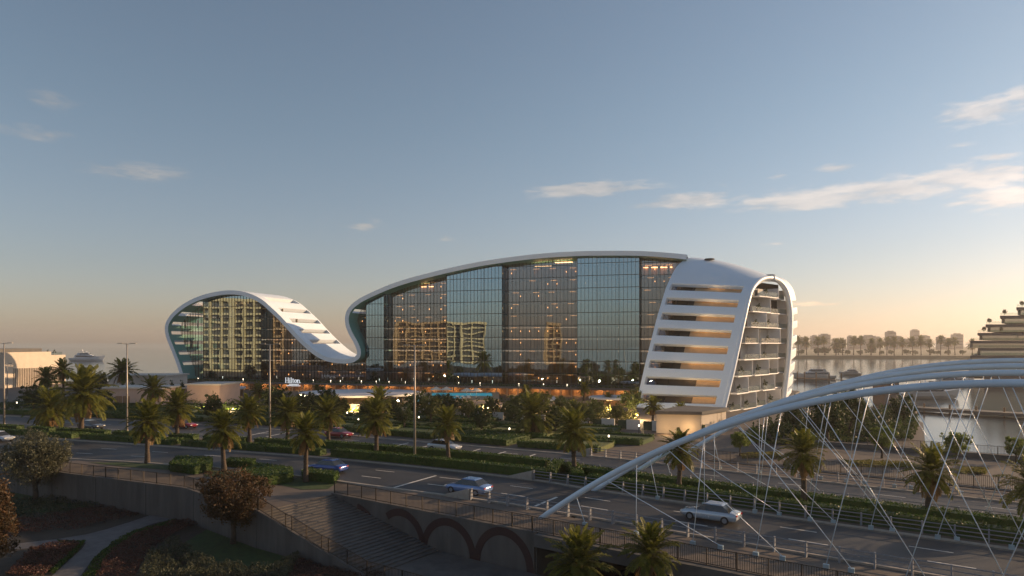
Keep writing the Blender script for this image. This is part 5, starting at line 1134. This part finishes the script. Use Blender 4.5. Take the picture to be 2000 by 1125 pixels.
# low tent-like roofs and wavy parapet beyond the far fence
tr = thing('tent_roof', gnd(1560, 850), 'pale sloping roof among the trees behind the bridge hangers', 'building'); V_ = [at(1510, 850, 112), at(1585, 806, 130), at(1600, 830, 128), at(1560, 868, 108)]
MB().add([*V_, *[(v[0], v[1], -.1) for v in V_]], [(0, 1, 2, 3), (0, 4, 5, 1), (1, 5, 6, 2), (2, 6, 7, 3), (3, 7, 4, 0)]).build('roof', plaster, tr)
wp = thing('wavy_canopy', gnd(1470, 842), 'white canopy edge with row of small domes beside the balconies', 'canopy'); a, b = at(1412, 842, 125), at(1528, 800, 140)
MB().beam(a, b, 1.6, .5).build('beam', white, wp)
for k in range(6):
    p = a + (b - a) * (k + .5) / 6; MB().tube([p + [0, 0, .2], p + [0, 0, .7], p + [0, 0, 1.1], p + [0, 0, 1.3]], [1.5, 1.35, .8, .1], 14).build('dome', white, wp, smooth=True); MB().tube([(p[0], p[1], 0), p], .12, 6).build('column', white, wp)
# terraced building at the right edge
tb = thing('terraced_building', at(2000, 745, 300) * np.array([1, 1, 0]), 'terraced brown waterfront building with planted decks at the right edge', 'building')
tbm = mat('hazed_bronze_slab', (.13, .10, .09), .7); lit2 = glassmat('warm_facade_glass', (.5, .45, .36), (.85, .82, .76), .62)  # slab brown is lightened to stand in for haze
for k, (px, py) in enumerate([(1985, 601), (1953, 617.5), (1925, 634.5), (1909, 651), (1895, 666.5), (1910, 681), (1895, 696), (1900, 711), (1890, 727)]):
    d0 = 300; a = at(px, py, d0); z = a[2]; xr = 330.0
    MB().prism([(a[0], d0), (xr, d0 - 6), (xr, d0 + 60), (a[0] * (d0 + 60) / d0 + 3, d0 + 60)], z - .95, z + .25).build('slab', tbm, tb)
    x0 = a[0] + (19 if k < 4 else 14) * d0 / F * (1.0 if k < 6 else .8); q = [(x0, d0 + 3), (xr, d0 - 3)]
    zl = z - 3.0; n = 7
    MB().prism([(x0, d0 + 5), (xr, d0 - 1), (xr, d0 + 55), (x0 * (d0 + 55) / d0 + 3, d0 + 55)], zl, z - .96).build('core', plaster, tb)
    for j in range(n):
        f0, f1 = j / n, (j + 1) / n; A_ = np.array(q[0]) * (1 - f0) + np.array(q[1]) * f0; B_ = np.array(q[0]) * (1 - f1) + np.array(q[1]) * f1; MB().add([(*A_, zl), (*B_, zl), (*B_, z - .96), (*A_, z - .96)], [(0, 1, 2, 3)]).build('pane', lit2, tb)
    MB().prism([(a[0] + .5, d0 + .3), (xr, d0 - 5.5), (xr, d0 - 5.4), (a[0] + .5, d0 + .4)], z + .5, z + 1.5).build('glass_rail', glass_rail, tb)
MB().prism([(at(1922, 740, 296)[0], 296), (330, 288), (330, 370), (at(1922, 740, 296)[0] * 1.26, 370)], WZ - .5, -.5).build('base', tbm, tb)
for k, (px, py) in enumerate(((1996, 601), (1962, 617), (1932, 634), (1922, 651), (1986, 666), (1955, 651))):
    p = at(px, py, 303); t = thing('terrace_tree', p + [0, 0, .5], 'small tree on the terraced building, %s' % ['on the topmost deck', 'on the second deck from the top', 'on the third deck from the top', 'at the edge of the fourth deck', 'on the fifth deck', 'inside the fourth deck'][k], 'tree', 'terrace trees', k); t.scale = (.42, .42, .42); link('trunk', DT[k % 3][0], t); link('crown', DT[k % 3][1], t)
fr_ = random.Random(4)
# far shore: bank, palms and skyline
FD = 800
MB().prism([(at(1450, 0, FD)[0], FD), (at(2300, 0, FD)[0], FD - 30), (at(2300, 0, FD)[0] + 1500, 2600), (-200, 2600)], WZ - 1, -.8).build('far_bank', mat('far_sand', (.20, .17, .10), .9, var=.3, scale=.02), kind='structure')
for k, px in enumerate(list(range(1562, 1885, 17)) + [1896]):
    pxj = px + fr_.uniform(-4, 4); palm(pxj, 0, fr_.uniform(655, 664), fr_.uniform(9.5, 12.5), '%s palm from the left along the far shore' % ORD[k], -.8, FD + fr_.uniform(8, 30), 'far shore palms', False)
far_tree = tree_meshes(12, 8, 1.5, 1500, 1.5, treeleaf, 61)
for k, px in enumerate(range(1570, 1900, 22)): tree(at(px + fr_.uniform(-6, 6), HY + (H + .8) * F / (FD + 45), FD + 45), far_tree, '%s low bushy tree from the left behind the far shore palms' % ORD[k], 'shore_tree', fr_.uniform(.6, 1.1), k, group='far shore bushes')
bldm = mat('far_tower', (.26, .21, .18), .8, var=.1, scale=.02)
for k, (px, w, top) in enumerate([(1570, 20, 658), (1593, 14, 653.5), (1614, 21, 650.5), (1633, 12, 659), (1662, 10, 654), (1676, 20, 659), (1701, 25, 653), (1717, 10, 656), (1743, 18, 645), (1759, 13, 655), (1790, 15, 642), (1808, 22, 653), (1841, 15, 655), (1874, 19, 650), (1645, 18, 661), (1775, 18, 660), (1858, 14, 659)]):
    d0 = 1500 + (k % 4) * 90; a = at(px, top + 3, d0); hw = w * .40 * d0 / F; t = thing('distant_tower', (a[0], a[1], -.8), '%s hazy tower block of the far skyline' % ['leftmost low', 'slim', 'broad crowned', 'short', 'narrow', 'low wide', 'wide flat-topped', 'small stepped', 'tall pale', 'middling', 'tallest dark', 'long stepped', 'grey square', 'squat dark', 'lowest grey', 'low set-back', 'plain small'][k], 'tower', 'far skyline towers')
    MB().box((a[0], a[1] + hw, (a[2] - .8) / 2), (hw * 2, hw * 2, a[2] + .8)).build('wall', bldm, t); MB().box((a[0], a[1] + hw, a[2] + 1.2), (hw * 1.2, hw * 1.2, 2.4)).build('roof_plant', bldm, t)
    nf = 5
    for j in range(nf): MB().box((a[0], a[1] - .3, (a[2]) * (j + .6) / nf), (hw * 1.7, .5, a[2] / nf * .32)).build('window_band', darkglass, t)
# ------------------------------------------------------------------ apartment blocks across the road, seen mirrored in the hotel glass
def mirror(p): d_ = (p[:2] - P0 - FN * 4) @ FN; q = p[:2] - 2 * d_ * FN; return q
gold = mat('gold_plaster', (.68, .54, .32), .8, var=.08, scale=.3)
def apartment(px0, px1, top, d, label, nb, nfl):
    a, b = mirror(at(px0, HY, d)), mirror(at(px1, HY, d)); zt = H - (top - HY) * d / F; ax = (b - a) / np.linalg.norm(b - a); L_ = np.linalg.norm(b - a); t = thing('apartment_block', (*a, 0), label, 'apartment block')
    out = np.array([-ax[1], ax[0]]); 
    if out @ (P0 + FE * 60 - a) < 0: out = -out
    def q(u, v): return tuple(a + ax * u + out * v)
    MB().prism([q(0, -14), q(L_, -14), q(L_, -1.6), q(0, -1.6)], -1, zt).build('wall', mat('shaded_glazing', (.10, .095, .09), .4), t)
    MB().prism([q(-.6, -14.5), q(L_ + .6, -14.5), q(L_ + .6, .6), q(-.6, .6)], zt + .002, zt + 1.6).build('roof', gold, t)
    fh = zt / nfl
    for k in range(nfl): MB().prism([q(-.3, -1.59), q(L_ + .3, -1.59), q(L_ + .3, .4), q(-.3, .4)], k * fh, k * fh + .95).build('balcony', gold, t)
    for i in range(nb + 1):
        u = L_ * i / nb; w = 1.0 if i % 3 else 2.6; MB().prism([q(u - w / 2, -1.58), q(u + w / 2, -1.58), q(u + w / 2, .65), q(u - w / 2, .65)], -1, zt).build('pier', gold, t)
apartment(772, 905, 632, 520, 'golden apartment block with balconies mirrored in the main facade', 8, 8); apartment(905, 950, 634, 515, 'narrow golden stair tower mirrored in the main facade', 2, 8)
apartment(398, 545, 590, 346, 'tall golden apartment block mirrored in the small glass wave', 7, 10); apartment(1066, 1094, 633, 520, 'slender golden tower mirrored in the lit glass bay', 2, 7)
# ------------------------------------------------------------------ haze: one even box of air
def haze(density, col):
    m = bpy.data.materials.new('haze'); m.use_nodes = True; t = m.node_tree; t.nodes.clear(); o = N(t, 'ShaderNodeOutputMaterial'); v = N(t, 'ShaderNodeVolumePrincipled')
    v.inputs['Color'].default_value = (*col, 1); v.inputs['Density'].default_value = density; v.inputs['Anisotropy'].default_value = .35; t.links.new(v.outputs[0], o.inputs['Volume'])
    b = MB().box((0, 1100, 29), (5200, 4200, 70)); h = b.build('haze', m, label='thin warm evening haze over the water', cat='haze', kind='stuff'); return h
if HAZE > 0: haze(HAZE, (.95, .90, .86))
